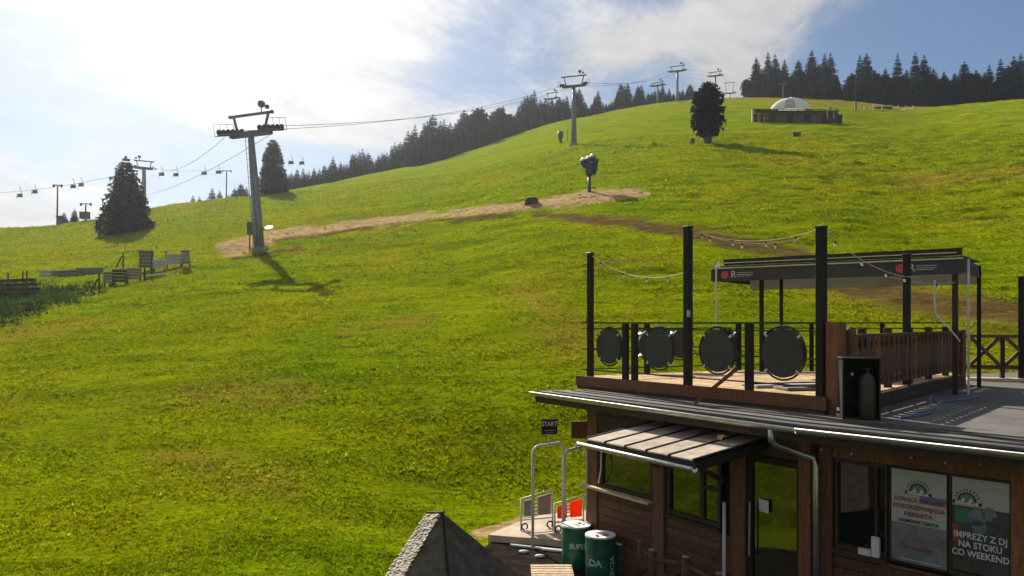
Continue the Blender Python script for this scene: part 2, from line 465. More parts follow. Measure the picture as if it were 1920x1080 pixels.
def text_mb(txt, size, origin, right, up, nrm, align='CENTER', depth=0.003, bold=0.0, squash=1.0):
    """lettering as thin raised geometry on the plane (origin, right, up)"""
    cu = bpy.data.curves.new('lettering', 'FONT'); cu.body = txt; cu.size = size; cu.align_x = align
    cu.resolution_u = 3; cu.offset = bold
    ob = bpy.data.objects.new('lettering', cu); COL.objects.link(ob)
    dg = bpy.context.evaluated_depsgraph_get()
    me = bpy.data.meshes.new_from_object(ob.evaluated_get(dg))
    mb = MB()
    right, up, nrm, origin = Vector(right), Vector(up), Vector(nrm), Vector(origin)
    mb.v = [origin + right * v.co.x * squash + up * v.co.y + nrm * depth for v in me.vertices]
    mb.f = [tuple(p.vertices) for p in me.polygons]
    bpy.data.objects.remove(ob); bpy.data.curves.remove(cu); bpy.data.meshes.remove(me)
    return mb
def P(x, y, Y):
    """point seen at photo pixel (x,y) at depth Y"""
    return Vector(((x - CX) / F * Y, Y, EZ + (HY - y) / F * Y))

# ------------------------------------------------------------------ terrain
def vnoise(X, Y, cell, seed):
    r_ = np.random.RandomState(seed); G = r_.rand(256, 256)
    x = X / cell; y = Y / cell
    xi = np.floor(x).astype(int); yi = np.floor(y).astype(int)
    fx = x - xi; fy = y - yi
    fx = fx * fx * (3 - 2 * fx); fy = fy * fy * (3 - 2 * fy)
    g = lambda a, b: G[a % 256, b % 256]
    return (g(xi, yi) * (1 - fx) * (1 - fy) + g(xi + 1, yi) * fx * (1 - fy) + g(xi, yi + 1) * (1 - fx) * fy + g(xi + 1, yi + 1) * fx * fy) - 0.5
SIL = [(-1500, 500), (-600, 470), (0, 430), (60, 425), (130, 418), (200, 409), (290, 394), (400, 378), (470, 369), (560, 352), (700, 326), (830, 304),
       (900, 279), (960, 256), (1060, 225), (1200, 200), (1300, 188), (1400, 185), (1560, 187), (1640, 196), (1720, 201), (1800, 197), (1920, 188), (2300, 172), (3200, 160)]
YS = [(-1500, 100), (0, 112), (470, 132), (830, 178), (1060, 228), (1300, 258), (1560, 258), (1920, 238), (3200, 220)]
U_T = np.linspace(-1.7, 1.5, 400)
sil_e = (HY - np.interp(U_T * F + CX, *zip(*SIL))) / F
ys_t = np.interp(U_T * F + CX, *zip(*YS))
k_ = np.ones(9) / 9.0
sm = lambda a: np.convolve(np.pad(a, 4, mode='edge'), k_, 'valid')
sil_e = sm(sil_e); ys_t = sm(sm(ys_t))
y0_t = 15.0 + 3.5 / (1 + np.exp(-(U_T + 0.02) / 0.09))
sp = lambda t, w: w * np.logaddexp(0, t / w)
def prof(Y, y0, ys):
    return sp(Y - y0, 1.6) - 1.33 * sp(Y - ys - 12, 9.0)
YY = np.linspace(10, 420, 2000)
s_t = np.zeros_like(U_T)
for i in range(len(U_T)):
    f = prof(YY, y0_t[i], ys_t[i])
    lo, hi = 0.05, 0.8
    for _ in range(40):
        mid = (lo + hi) / 2
        if np.max((-EZ + mid * f) / YY) > sil_e[i]: hi = mid
        else: lo = mid
    s_t[i] = mid
def terr(X, Y, fine=True):
    X = np.asarray(X, float); Y = np.asarray(Y, float)
    Yc = np.maximum(Y, 6.0)
    u = np.clip(X / Yc, -1.68, 1.48)
    s = np.interp(u, U_T, s_t); y0 = np.interp(u, U_T, y0_t); ys = np.interp(u, U_T, ys_t)
    z = s * np.where(Y > 2, prof(np.maximum(Y, 2), y0, ys), 0.0)
    z = np.maximum(z, -40 + 0 * z)
    ss = lambda a, b, t: (lambda q: q * q * (3 - 2 * q))(np.clip((t - a) / (b - a), 0, 1))
    pad = ss(-6.5, -0.4, X) * (1 - ss(17.4, 24.5, Y))          # levelled ground of the yard
    z = z * (1 - pad) - 0.04 * pad
    w = np.clip((Y - y0 - 1.0) / 8.0, 0, 1); w2 = np.clip((Y - 26) / 30, 0, 1)
    z = z + w2 * (vnoise(X, Y, 17, 3) * 1.0 * np.clip(Y / 90, 0, 1)) + w * (vnoise(X, Y, 5.5, 4) * 0.28)
    if fine:
        w = w * np.clip(Y / 55, .28, 1.0) * (1 + 1.1 * ss(0.08, 0.45, u) * ss(40, 80, Y))
        z = z + w * (vnoise(X * 0.45, Y, 1.7, 5) * 0.22 + vnoise(X * 0.42, Y, 0.75, 6) * 0.17 + vnoise(X * .5, Y, 0.38, 8) * 0.09)
    return z
def tz(x, y): return float(terr(x, y, False))
def hit(px, py, ymax=330):
    """ground point seen at a photo pixel"""
    ys = np.geomspace(12, ymax, 5000); u = (px - CX) / F
    z = terr(u * ys, ys, False)
    ok = np.nonzero(z - EZ >= (HY - py) / F * ys)[0]
    Y = ys[ok[0]] if len(ok) else ymax
    return Vector((u * Y, Y, tz(u * Y, Y)))
def segdist(px, py, line):
    """weight 0..1 along a polyline of (x, y, halfwidth) in photo pixels"""
    best = np.zeros_like(px)
    for (x0, y0, w0), (x1, y1, w1) in zip(line[:-1], line[1:]):
        dx, dy = x1 - x0, y1 - y0
        t = np.clip(((px - x0) * dx + (py - y0) * dy) / (dx * dx + dy * dy), 0, 1)
        d = np.hypot((px - x0 - t * dx) * 0.5, py - y0 - t * dy); w = w0 + t * (w1 - w0)
        best = np.maximum(best, np.clip(1.35 - d / w, 0, 1))
    return best
SOIL = [[(432, 466, 20), (520, 442, 15), (700, 416, 9), (850, 399, 8), (960, 387, 10), (1060, 376, 18), (1105, 368, 19), (1210, 362, 8)],
        [(900, 1000, 12), (1000, 975, 14), (1060, 960, 14)], [(1610, 199, 2), (1720, 202, 2)]]
MUD_SHADE = [[(1010, 402, 10), (1200, 420, 16), (1340, 445, 20), (1500, 478, 20)], [(1560, 535, 14), (1700, 562, 30), (1900, 590, 26), (2050, 600, 26)], [(430, 486, 5), (560, 464, 5)],  # last strip on this line paints shade at the nearest pylon's foot
       [(520, 452, 4), (700, 428, 4), (960, 400, 6)], [(0, 548, 14), (90, 540, 9)]]
DRY = [[(-80, 640, 26), (60, 618, 22), (190, 606, 12)], [(1690, 345, 16), (1800, 330, 14), (1930, 322, 14)], [(380, 745, 30), (560, 735, 30)], [(330, 860, 30), (520, 900, 40)], [(300, 508, 8), (340, 500, 8)],
       [(1080, 650, 40), (1000, 560, 30)], [(640, 620, 14), (800, 600, 14)], [(1560, 545, 30), (1920, 600, 40)], [(1380, 175, 14), (1700, 200, 6)]]
def build_hill():
    nu, ny = 560, 720
    us = np.linspace(-1.25, 1.05, nu)
    Ys = np.concatenate([np.linspace(-6, 9, 12)[:-1], np.geomspace(9, 420, ny)])
    U, Yg = np.meshgrid(us, Ys)
    X = U * (Yg + 7.5)
    Z = terr(X, Yg)
    V = np.stack([X, Yg, Z], -1).reshape(-1, 3)
    nyt = len(Ys)
    idx = np.arange(nyt * nu).reshape(nyt, nu)
    Q = np.stack([idx[:-1, :-1], idx[:-1, 1:], idx[1:, 1:], idx[1:, :-1]], -1).reshape(-1, 4)
    me = bpy.data.meshes.new('grassy_hill')
    me.vertices.add(len(V)); me.vertices.foreach_set('co', V.ravel())
    me.loops.add(Q.size); me.loops.foreach_set('vertex_index', Q.ravel())
    me.polygons.add(len(Q)); me.polygons.foreach_set('loop_start', np.arange(0, Q.size, 4)); me.polygons.foreach_set('loop_total', np.full(len(Q), 4))
    me.polygons.foreach_set('use_smooth', np.ones(len(Q), bool))
    me.update(calc_edges=True)
    yy = np.maximum(V[:, 1], 3)
    px = V[:, 0] / yy * F + CX; py = HY - (V[:, 2] - EZ) / yy * F
    py = py + vnoise(V[:, 0], V[:, 1], 2.2, 21) * 13 + vnoise(V[:, 0], V[:, 1], 0.9, 23) * 7; px = px + vnoise(V[:, 0], V[:, 1], 2.5, 22) * 24
    for nm, lines in (('soil', SOIL), ('mud_shade', MUD_SHADE), ('dry', DRY)):
        a = np.zeros(len(V))
        for ln in lines: a = np.maximum(a, segdist(px, py, ln))
        a[V[:, 1] < 12] = 0
        at = me.attributes.new(nm, 'FLOAT', 'POINT'); at.data.foreach_set('value', a.astype(np.float32))
    me.materials.append(MT['turf'])
    o = bpy.data.objects.new('grassy_hill', me); COL.objects.link(o)
    tag(o, 'sunlit green ski slope rising to the skyline', 'hill', kind='structure')
    # land round and behind the viewpoint, and beyond the ridge
    mb = MB()
    mb.add([(-900, -500, -0.35), (900, -500, -0.35), (900, 5.0, -0.35), (-900, 5.0, -0.35)], [(0, 1, 2, 3)])
    mb.add([(-900, 5.0, -0.35), (-22, 5.0, -0.35), (-600, 420, -20.0), (-900, 420, -20.0)], [(0, 1, 2, 3)])
    mb.add([(900, 5.0, -0.35), (900, 420, 0), (420, 420, 0), (14.0, 5.0, -0.35)], [(0, 1, 2, 3)])
    tag(mb.build('ground', 'turf'), 'level grass round the lower station', 'ground', kind='structure')
    mb = MB()
    n = 60
    for j in range(6):
        for i in range(n):
            x = -2600 + 5200 * i / (n - 1); y = 900 + 260 * j
            h = 30 + 26 * math.sin(x * 0.004 + 1.0 + j * .8) + 16 * math.sin(x * 0.011 + j)
            mb.v.append(Vector((x, y, (h if 0 < j < 5 else -60) + 28 * j * (j < 5))))
    for j in range(5):
        for i in range(n - 1):
            a = j * n + i; mb.f.append((a, a + 1, a + n + 1, a + n))
    tag(mb.build('distant_hills', MT['leaf'], smooth=True), 'low wooded hills far beyond the slope at the left edge', 'hills', kind='structure')
build_hill()

# ------------------------------------------------------------------ yard and paving beside the building
def build_yard():
    mb = MB().prism([(-2.6, 2.0), (16.0, 2.0), (18, 24.0), (3.5, 24.0), (1.0, 18.2), (0.25, 17.35), (-0.35, 16.9), (-0.62, 16.2), (-0.55, 15.1), (-1.0, 13.0)], -0.5, 0.02)
    tag(mb.build('yard', 'asphalt'), 'dark asphalt yard in front of the round building', 'yard', kind='structure')
    mb = MB()
    out = [(-0.50, 16.75), (0.15, 16.55), (0.7, 16.45), (1.30, 16.15), (2.6, 15.9), (3.2, 18.6), (1.6, 19.0), (0.6, 18.4), (0.05, 17.7)]
    mb.prism(out, -0.3, 0.16)
    tag(mb.build('pavement', 'paving'), 'pale sunlit paving along the foot of the slope', 'pavement', kind='structure')
build_yard()

# ------------------------------------------------------------------ building geometry
A_ = Vector((0.535, -0.845, 0)); NA = Vector((0.845, 0.535, 0))      # wall A: along, inward
B_ = Vector((0.649, -0.761, 0)); NB = Vector((0.761, 0.649, 0))      # wall B
P0 = Vector((0.45, 15.75, 0)); P1 = Vector((3.78, 10.5, 0)); P2 = P1 + B_ * 6.2
GZ = 3.235
cA = NA.dot(P0) + 0.55; cB = NB.dot(P1) + 0.55
def yA(px, c=None): u = (px - CX) / F; return (c or cA) / (NA.x * u + NA.y)
def yB(px, c=None): u = (px - CX) / F; return (c or cB) / (NB.x * u + NB.y)
def onA(px, c=None): Y = yA(px, c); return Vector(((px - CX) / F * Y, Y, 0))
def onB(px, c=None): Y = yB(px, c); return Vector(((px - CX) / F * Y, Y, 0))
def wbox(mb, fn, ax, nn, x0, x1, z0, z1, out, inn):
    """box on a wall between two photo columns, from `out` in front of the wall plane to `inn` behind it"""
    p, q = fn(x0), fn(x1)
    c = (p + q) / 2 + nn * (inn - out) / 2; c.z = (z0 + z1) / 2
    return mb.box(c, ((q - p).length, out + inn, z1 - z0), (ax, nn, Vector((0, 0, 1))))
ROOF = [P0, P1, P2, Vector((15.5, 6.2, 0)), Vector((19.5, 10, 0)), Vector((19.5, 18, 0)), Vector((14.5, 22, 0)), Vector((7.0, 18.6, 0)), Vector((4.6, 16.4, 0))]
def inset(poly, d):
    c = sum(poly, Vector((0, 0, 0))) / len(poly); res = []; n = len(poly)
    for i in range(n):
        a, b, e = poly[i - 1], poly[i], poly[(i + 1) % n]
        d1 = (b - a).normalized(); d2 = (e - b).normalized()
        n1 = Vector((-d1.y, d1.x, 0)); n2 = Vector((-d2.y, d2.x, 0))
        k = (n1 + n2); k = k / max(0.35, k.length_squared / 2)
        res.append(b + k * d)
    return res
UP = Vector((0, 0, 1))
def build_house():
    H = thing('round_building', (9, 14, 0), 'brown timber roundhouse bar with flat grey roof, windows and eaves gutter', 'building')
    # walls (core), set behind the posts
    core = inset(ROOF, 0.70)
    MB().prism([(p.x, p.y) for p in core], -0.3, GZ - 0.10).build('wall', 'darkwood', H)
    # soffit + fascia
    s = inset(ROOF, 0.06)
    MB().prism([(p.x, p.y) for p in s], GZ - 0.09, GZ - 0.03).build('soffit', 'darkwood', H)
    for a, b in ((P0, P1), (P1, P2), (ROOF[-1], P0)):
        d = (b - a).normalized(); nn = Vector((-d.y, d.x, 0))
        MB().box((a + b) / 2 + nn * 0.03 + UP * (GZ - 0.10), ((b - a).length - 0.01, 0.03, 0.20), (d, nn, UP)).build('fascia_board', 'darkwood', H)
    # roof: stepped edge bands and main sheet
    top = inset(ROOF, 0.02)
    rf = MB().prism([(p.x, p.y) for p in top], GZ - 0.025, GZ + 0.025).build('roof', 'feltdark', H)
    for k, (d, z0, z1, m) in enumerate(((0.20, 0.026, 0.045, 'felt'), (0.42, 0.046, 0.062, 'feltdark'), (0.55, 0.063, 0.078, 'felt'))):
        pl = inset(ROOF, d)
        MB().prism([(p.x, p.y) for p in pl], GZ + z0, GZ + z1).build('roof_sheet', m, rf)
    # seams of the roofing felt on the open right-hand part
    for k in range(7):
        q = Vector((6.4 + k * 1.0, 9.6 + 0.35 * k, GZ + 0.081))
        MB().bar(q, q + Vector((5.2, 7.5, 0)) * 0.9, 0.06, 0.012).build('felt_seam', 'feltdark', rf)
    # gutter
    gp = [P0 + Vector((-0.05, 0.02, GZ + 0.0)), P1 + Vector((-0.05, -0.04, GZ - 0.02)), P2 + Vector((-0.05, -0.04, GZ - 0.02))]
    for a, b in zip(gp[:-1], gp[1:]):
        d = (b - a).normalized(); x = Vector((d.y, -d.x, 0)).normalized()
        mb = MB(); n = 8; base = 0
        for p in (a, b):
            for k in range(n + 1):
                t = math.pi * k / n
                mb.v.append(p + x * 0.06 * math.cos(t) - UP * 0.075 * math.sin(t))
        for k in range(n): mb.f.append((k, k + 1, n + 2 + k, n + 1 + k))
        gt = mb.build('gutter', 'zinc', H)
        MB().tube([a + x * 0.066 + UP * 0.004, b + x * 0.066 + UP * 0.004], 0.010, 12).build('gutter_lip', 'gutter_glint', gt, True)
    # downpipe with swan neck
    q = onB(1530, cB - 0.12)
    g = P1 + B_ * -0.42
    MB().tube([g + UP * (GZ - 0.07), g + UP * (GZ - 0.22), g + NA * 0.10 + UP * (GZ - 0.30), q + UP * (GZ - 0.46) - B_ * 0.04, q + UP * (GZ - 0.58), q + UP * 0.05], [0.05, 0.045, 0.045, 0.045, 0.04, 0.04], 10).build('downpipe', 'zinc', H, True)
    # ---- wall A
    a0 = onA(1103).dot(A_)
    zt = GZ - 0.30
    def pa(name, x0, x1, z0, z1, out, inn, m, parent=H):
        return wbox(MB(), onA, A_, NA, x0, x1, z0, z1, out, inn).build(name, m, parent)
    def pb(name, x0, x1, z0, z1, out, inn, m, parent=H):
        return wbox(MB(), onB, B_, NB, x0, x1, z0, z1, out, inn).build(name, m, parent)
    bevel(pa('wall_post', 1103, 1121, 0, GZ - 0.10, 0.03, 0.12, 'redbrown'), 0.008)
    bevel(pa('wall_post', 1227, 1248, 0, GZ - 0.10, 0.05, 0.12, 'brown'), 0.01)
    bevel(pa('wall_post', 1372, 1400, 0, GZ - 0.10, 0.05, 0.12, 'brown'), 0.01)
    bevel(pa('wall_post', 1501, 1524, 0, GZ - 0.10, 0.06, 0.12, 'redbrown'), 0.01)
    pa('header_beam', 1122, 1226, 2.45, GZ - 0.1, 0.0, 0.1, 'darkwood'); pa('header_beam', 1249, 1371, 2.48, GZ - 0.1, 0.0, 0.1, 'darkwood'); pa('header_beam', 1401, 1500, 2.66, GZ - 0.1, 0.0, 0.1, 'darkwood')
    def window(fnp, fn, ax, nn, x0, x1, z0, z1, mull=(), fm='darkwood'):
        w = wbox(MB(), fn, ax, nn, x0, x1, z0, z1, -0.035, 0.06).build('window', 'glass', H)
        px = 5
        f = MB(); wbox(f, fn, ax, nn, x0, x0 + px, z0, z1, 0.01, 0.05); wbox(f, fn, ax, nn, x1 - px, x1, z0, z1, 0.01, 0.05)
        wbox(f, fn, ax, nn, x0 + px, x1 - px, z0, z0 + 0.06, 0.01, 0.05); wbox(f, fn, ax, nn, x0 + px, x1 - px, z1 - 0.05, z1, 0.01, 0.05)
        f.build('window_frame', fm, w)
        for (xa, xb, za, zb) in mull: wbox(MB(), fn, ax, nn, xa, xb, za, zb, 0.0, 0.05).build('mullion', fm, w)
        return w
    w1 = window(pa, onA, A_, NA, 1124, 1225, 1.55, 2.44)
    wbox(MB(), onA, A_, NA, 1096, 1226, 1.50, 1.545, 0.14, 0.02).build('sill', 'palewood', w1)
    w2 = window(pa, onA, A_, NA, 1251, 1351, 1.42, 2.47, [(1312, 1319, 1.48, 2.42), (1319.5, 1346, 1.96, 2.02)])
    wbox(MB(), onA, A_, NA, 1250, 1352, 1.36, 1.415, 0.07, 0.02).build('sill', 'darkwood', w2)
    # plank cladding under the windows
    for x0, x1, ztop in ((1122, 1226, 1.49), (1249, 1371, 1.35)):
        z = 0.0
        while z < ztop - 0.02:
            zz = min(z + 0.148, ztop); pa('plank', x0, x1, z, zz - 0.008, rng.uniform(-0.004, 0.006), 0.08, 'brown'); z += 0.15
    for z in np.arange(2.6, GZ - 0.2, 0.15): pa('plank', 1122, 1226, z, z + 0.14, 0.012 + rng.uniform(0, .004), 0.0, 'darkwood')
    # light metal strip beside the door bay
    MB().tube([onA(1358, cA - 0.09) + UP * 1.86, onA(1358, cA - 0.09) + UP * 0.0], 0.028, 8).build('pipe', 'greywhite', H, True)
    MB().tube([onA(1128, cA - 0.07) + UP * 2.32, onA(1127, cA - 0.10) + UP * 1.9, onA(1122, cA - 0.07) + UP * 1.62], 0.014, 6).build('cable', 'greywhite', H)
    # glazed door
    d = pa('door', 1410, 1498, 0.06, 2.64, -0.02, 0.06, 'glass')
    f = MB()
    for (x0, x1, z0, z1) in ((1402, 1411, 0.02, 2.65), (1495, 1500, 0.02, 2.65), (1411, 1495, 0.02, 0.30), (1411, 1495, 2.55, 2.65)): wbox(f, onA, A_, NA, x0, x1, z0, z1, 0.015, 0.05)
    f.build('door_frame', 'black', d)
    MB().tube([onA(1406, cA - 0.07) + UP * 1.95, onA(1405, cA - 0.07) + UP * 1.15], 0.014, 8).build('door_handle', 'zinc', d)
    wbox(MB(), onA, A_, NA, 1425, 1443, 1.84, 2.02, 0.024, -0.021).build('notice', 'greywhite', d)
    # ---- wall B
    bevel(pb('wall_post', 1537, 1563, 0, GZ - 0.1, 0.05, 0.12, 'brown'), 0.01)
    bevel(pb('wall_post', 1897, 1925, 0, GZ - 0.1, 0.05, 0.12, 'redbrown'), 0.01)
    pb('header_beam', 1563.5, 1896.5, 2.80, 2.98, 0.03, 0.1, 'redbrown'); pb('header_beam', 1563.5, 1896.5, 2.985, GZ - 0.1, 0.0, 0.1, 'darkwood')
    w3 = window(pb, onB, B_, NB, 1566, 1664, 1.60, 2.79, [(1640, 1645, 1.66, 2.74)])
    wbox(MB(), onB, B_, NB, 1562.5, 1666, 1.54, 1.595, 0.07, 0.02).build('sill', 'darkwood', w3)
    w4 = window(pb, onB, B_, NB, 1667, 1779, 1.58, 2.79)
    w5 = window(pb, onB, B_, NB, 1780, 1896, 1.58, 2.79)
    z = 0.0
    while z < 1.5:
        pb('plank', 1563.5, 1896.5, z, min(z + 0.140, 1.535), rng.uniform(0.0, 0.008), 0.08, 'brown'); z += 0.15
    # remaining lengths of wall past the frame
    pb('plank', 1926, 2300, 0.0, GZ - 0.1, 0.0, 0.1, 'brown')
    # small white lamps on the header
    for x, y in ((1540, 843), (1597, 851), (1654, 845), (1709, 858), (1772, 868), (1838, 870)):
        p = onB(x, cB - 0.06); p.z = EZ - (y - HY) / F * p.y
        MB().sphere(p, 0.016, 8, 6).build('lamp_bulb', 'bulb', H)
    return H
H = build_house()

# things on the window sill of wall B
def sill_items():
    p = onB(1642, cB - 0.05); z = 1.597
    t = thing('napkin_box', (p.x, p.y, z), 'small white box on the sill of the roundhouse window', 'box')
    bevel(MB().box(p + UP * (z + 0.13), (0.10, 0.05, 0.26), (B_, NB, UP)).build('box_body', 'greywhite', t), 0.005)
    MB().box(p - B_ * 0.14 + UP * (z + 0.04), (0.16, 0.05, 0.08), (B_, NB, UP)).build('tray', 'greywhite', t)
sill_items()

# ------------------------------------------------------------------ posters
def okraglak_logo(parent, c, r, right, nn, ink, pale):
    mb = MB(); n = 26
    def pt(a, rad): return c + right * rad * math.cos(a) + UP * rad * math.sin(a) + nn * 0.004
    m2 = MB(); ring = [pt(math.pi * k / n, r * 0.82) for k in range(n + 1)]
    m2.add(ring, [tuple(range(n + 1))]); m2.build('logo_disc', 'inkteal', parent)
    for k in range(n):
        a, b = math.pi * k / n, math.pi * (k + 1) / n
        mb.add([pt(a, r * .82) + nn * .001, pt(b, r * .82) + nn * .001, pt(b, r) + nn * .001, pt(a, r) + nn * .001], [(0, 1, 2, 3)])
    for k in range(9):      # ray letters round the arch
        a = math.pi * (0.12 + 0.76 * k / 8); w = 0.06
        mb.add([pt(a - w, r * 1.14), pt(a + w, r * 1.14), pt(a + w * .8, r * 1.38), pt(a - w * .8, r * 1.38)], [(0, 1, 2, 3)])
    mb.build('logo_arch', ink, parent)
    m3 = MB()
    for s in (-0.4, 0.4):
        q = c + right * r * s + nn * 0.006
        m3.add([q - right * r * .26, q + right * r * .26, q + UP * r * .42], [(0, 1, 2)])
    m3.build('logo_peaks', pale, parent)
    m4 = MB(); m4.slab([c - right * r * 1.5 - UP * r * .42, c + right * r * 1.5 - UP * r * .42, c + right * r * 1.5 + UP * 0, c - right * r * 1.5 + UP * 0], nn, 0.007); m4.build('logo_band', ink, parent)
    text_mb('OKRĄGLAK', r * .46, c - UP * r * .36 + nn * .008, right, UP, nn, bold=0.004).build('logo_lettering', pale, parent)
def posters():
    out = -NB
    for k, (x0, x1, lab) in enumerate(((1672, 1775, 'pale poster with red and blue lettering under an arched logo, left of the two'), (1786, 1893, 'dark party poster with big white lettering under an arched logo, right of the two'))):
        p, q = onB(x0, cB - 0.03), onB(x1, cB - 0.03); w = (q - p).length
        z0, z1 = (1.62, 2.765) if k == 0 else (1.66, 2.765); h = z1 - z0
        c = (p + q) / 2
        t = thing('poster', (c.x, c.y, z0), lab, 'poster', None)
        MB().box(c + UP * (z0 + z1) / 2, (w, 0.010, h), (B_, NB, UP)).build('sheet', 'paper' if k == 0 else 'paperdark', t)
        s = c + out * 0.006
        def band(name, fa, fb, za, zb, m, d=0.0015):
            MB().slab([s + B_ * (fa * w) + UP * (z0 + za * h), s + B_ * (fb * w) + UP * (z0 + za * h), s + B_ * (fb * w) + UP * (z0 + zb * h), s + B_ * (fa * w) + UP * (z0 + zb * h)], out, d).build(name, m, t)
        def line(txt, z, size, m, f=0.0, sq=1.0): text_mb(txt, size, s + B_ * f * w + UP * (z0 + z * h) + out * 0.003, B_, UP, out, bold=0.002, squash=sq).build('lettering', m, t)
        if k == 0:
            band('print_panel', -0.5, 0.5, 0.0, 0.42, 'papergrey')
            band('print_stripe', 0.02, 0.5, 0.66, 0.745, 'inkblue')
            okraglak_logo(t, s + UP * (z0 + 0.78 * h), 0.105, B_, out, 'inkdark', 'inkwhite')
            line('GORĄCA ZIMOWA', 0.665, 0.068, 'inkred'); line('ROZGRZEWAJĄCA', 0.585, 0.072, 'inkred'); line('HERBATA', 0.505, 0.078, 'inkred')
            line('DOMOWE CIASTA', 0.435, 0.058, 'inkdark'); line('ZAPRASZAMY', 0.15, 0.055, 'inkred')
            band('print_stripe', -0.36, 0.42, 0.03, 0.036, 'inkwhite', 0.002)
        else:
            band('print_panel', -0.5, 0.5, 0.70, 1.0, 'paper')
            band('print_panel', -0.45, -0.12, 0.52, 0.68, 'inkgreen'); band('print_panel', -0.5, -0.34, 0.30, 0.50, 'inkred')
            # faint crowd shapes
            for (fx, fz, r, m) in ((-0.05, 0.60, 0.10, 'papergrey'), (0.16, 0.65, 0.08, 'papergrey'), (0.30, 0.57, 0.07, 'paperdark'), (-0.02, 0.50, 0.08, 'inkteal')):
                MB().disc(s + B_ * fx * w + UP * (z0 + fz * h) + out * 0.002, out, r, 0.002, 18).build('print_figure', m, t)
            okraglak_logo(t, s - B_ * 0.23 * w + UP * (z0 + 0.755 * h), 0.105, B_, out, 'inkdark', 'inkwhite')
            line('IMPREZY Z DJ', 0.36, 0.105, 'inkwhite', 0.0, 0.90); line('NA STOKU', 0.265, 0.105, 'inkwhite', 0.0, 0.9); line('CO WEEKEND', 0.17, 0.105, 'inkwhite', 0.0, 0.9)
posters()

# ------------------------------------------------------------------ canopy over the windows
def build_canopy():
    ce = cA - 1.48
    e0 = onA(1099, ce); e1 = onA(1304, ce)
    L_ = (e1 - e0).length
    ze, zt = 2.72, 2.90
    t = thing('entrance_canopy', (e0.x, e0.y, 0), 'sloping timber porch canopy with five boards and a bright gutter', 'canopy')
    dv = NA * 1.46 + UP * (zt - ze); nrm = A_.cross(dv).normalized()
    if nrm.z < 0: nrm = -nrm
    base = e0 + UP * (ze - 0.14)
    MB().slab([base, base + A_ * L_, base + A_ * L_ + dv, base + dv], UP, 0.128).build('canopy_deck', 'black', t)
    n = 5; g = 0.045; w = (L_ - g * (n + 1)) / n
    for k in range(n):
        p = e0 + A_ * (g + k * (w + g)) + UP * ze - dv * 0.01
        bevel(MB().slab([p, p + A_ * w, p + A_ * w + dv * 0.99, p + dv * 0.99], nrm, 0.028).build('roof_board', 'canopyboard', t), 0.006)
    for k in range(n + 1):
        p = e0 + A_ * (k * (w + g) + g / 2) + UP * ze
        MB().bar(p - dv * 0.01 + nrm * 0.03, p + dv * 0.98 + nrm * 0.03, 0.030, 0.028, nrm).build('cover_strip', 'black', t)
    # gutter
    out = -NA; a = e0 + out * 0.05 + UP * (ze - 0.06) - A_ * 0.08; b = e1 + out * 0.05 + UP * (ze - 0.08) + A_ * 0.04
    mb = MB(); m = 8
    for p in (a, b):
        for k in range(m + 1):
            th = math.pi * k / m; mb.v.append(p + out * 0.055 * math.cos(th) - UP * 0.06 * math.sin(th))
    for k in range(m): mb.f.append((k, k + 1, m + 2 + k, m + 1 + k))
    gt = mb.build('gutter', 'zinc', t)
    MB().tube([a + out * 0.06 + UP * .005, b + out * 0.06 + UP * .005], 0.022, 12).build('gutter_lip', 'gutter_glint', gt, True)
    # struts to the wall
    for f in (0.02, 0.62):
        p = e0 + A_ * (L_ * f + 0.05)
        MB().bar(p + NA * 0.5 + UP * (ze - 0.10), p + NA * 1.46 + UP * (ze - 0.55), 0.07, 0.07).build('strut', 'brown', t)
    q = e0 + A_ * L_ * 0.80 + dv * 0.72 + UP * (ze) + nrm * 0.03
    tl = thing('fallen_leaf', tuple(q), 'crumpled yellow leaf lying on the porch canopy', 'leaf')
    mb = MB()
    pts = [q + A_ * (0.06 * math.cos(i) - 0.02) + NA * 0.09 * math.sin(i) + UP * (0.03 + 0.05 * math.sin(2 * i + 1)) for i in np.linspace(0, 2 * math.pi, 9)[:-1]]
    n_ = len(pts); mb.v = pts + [q + UP * 0.07]; mb.f = [(i, (i + 1) % n_, n_) for i in range(n_)]
    mb.build('blade', 'yellow', tl)
build_canopy()

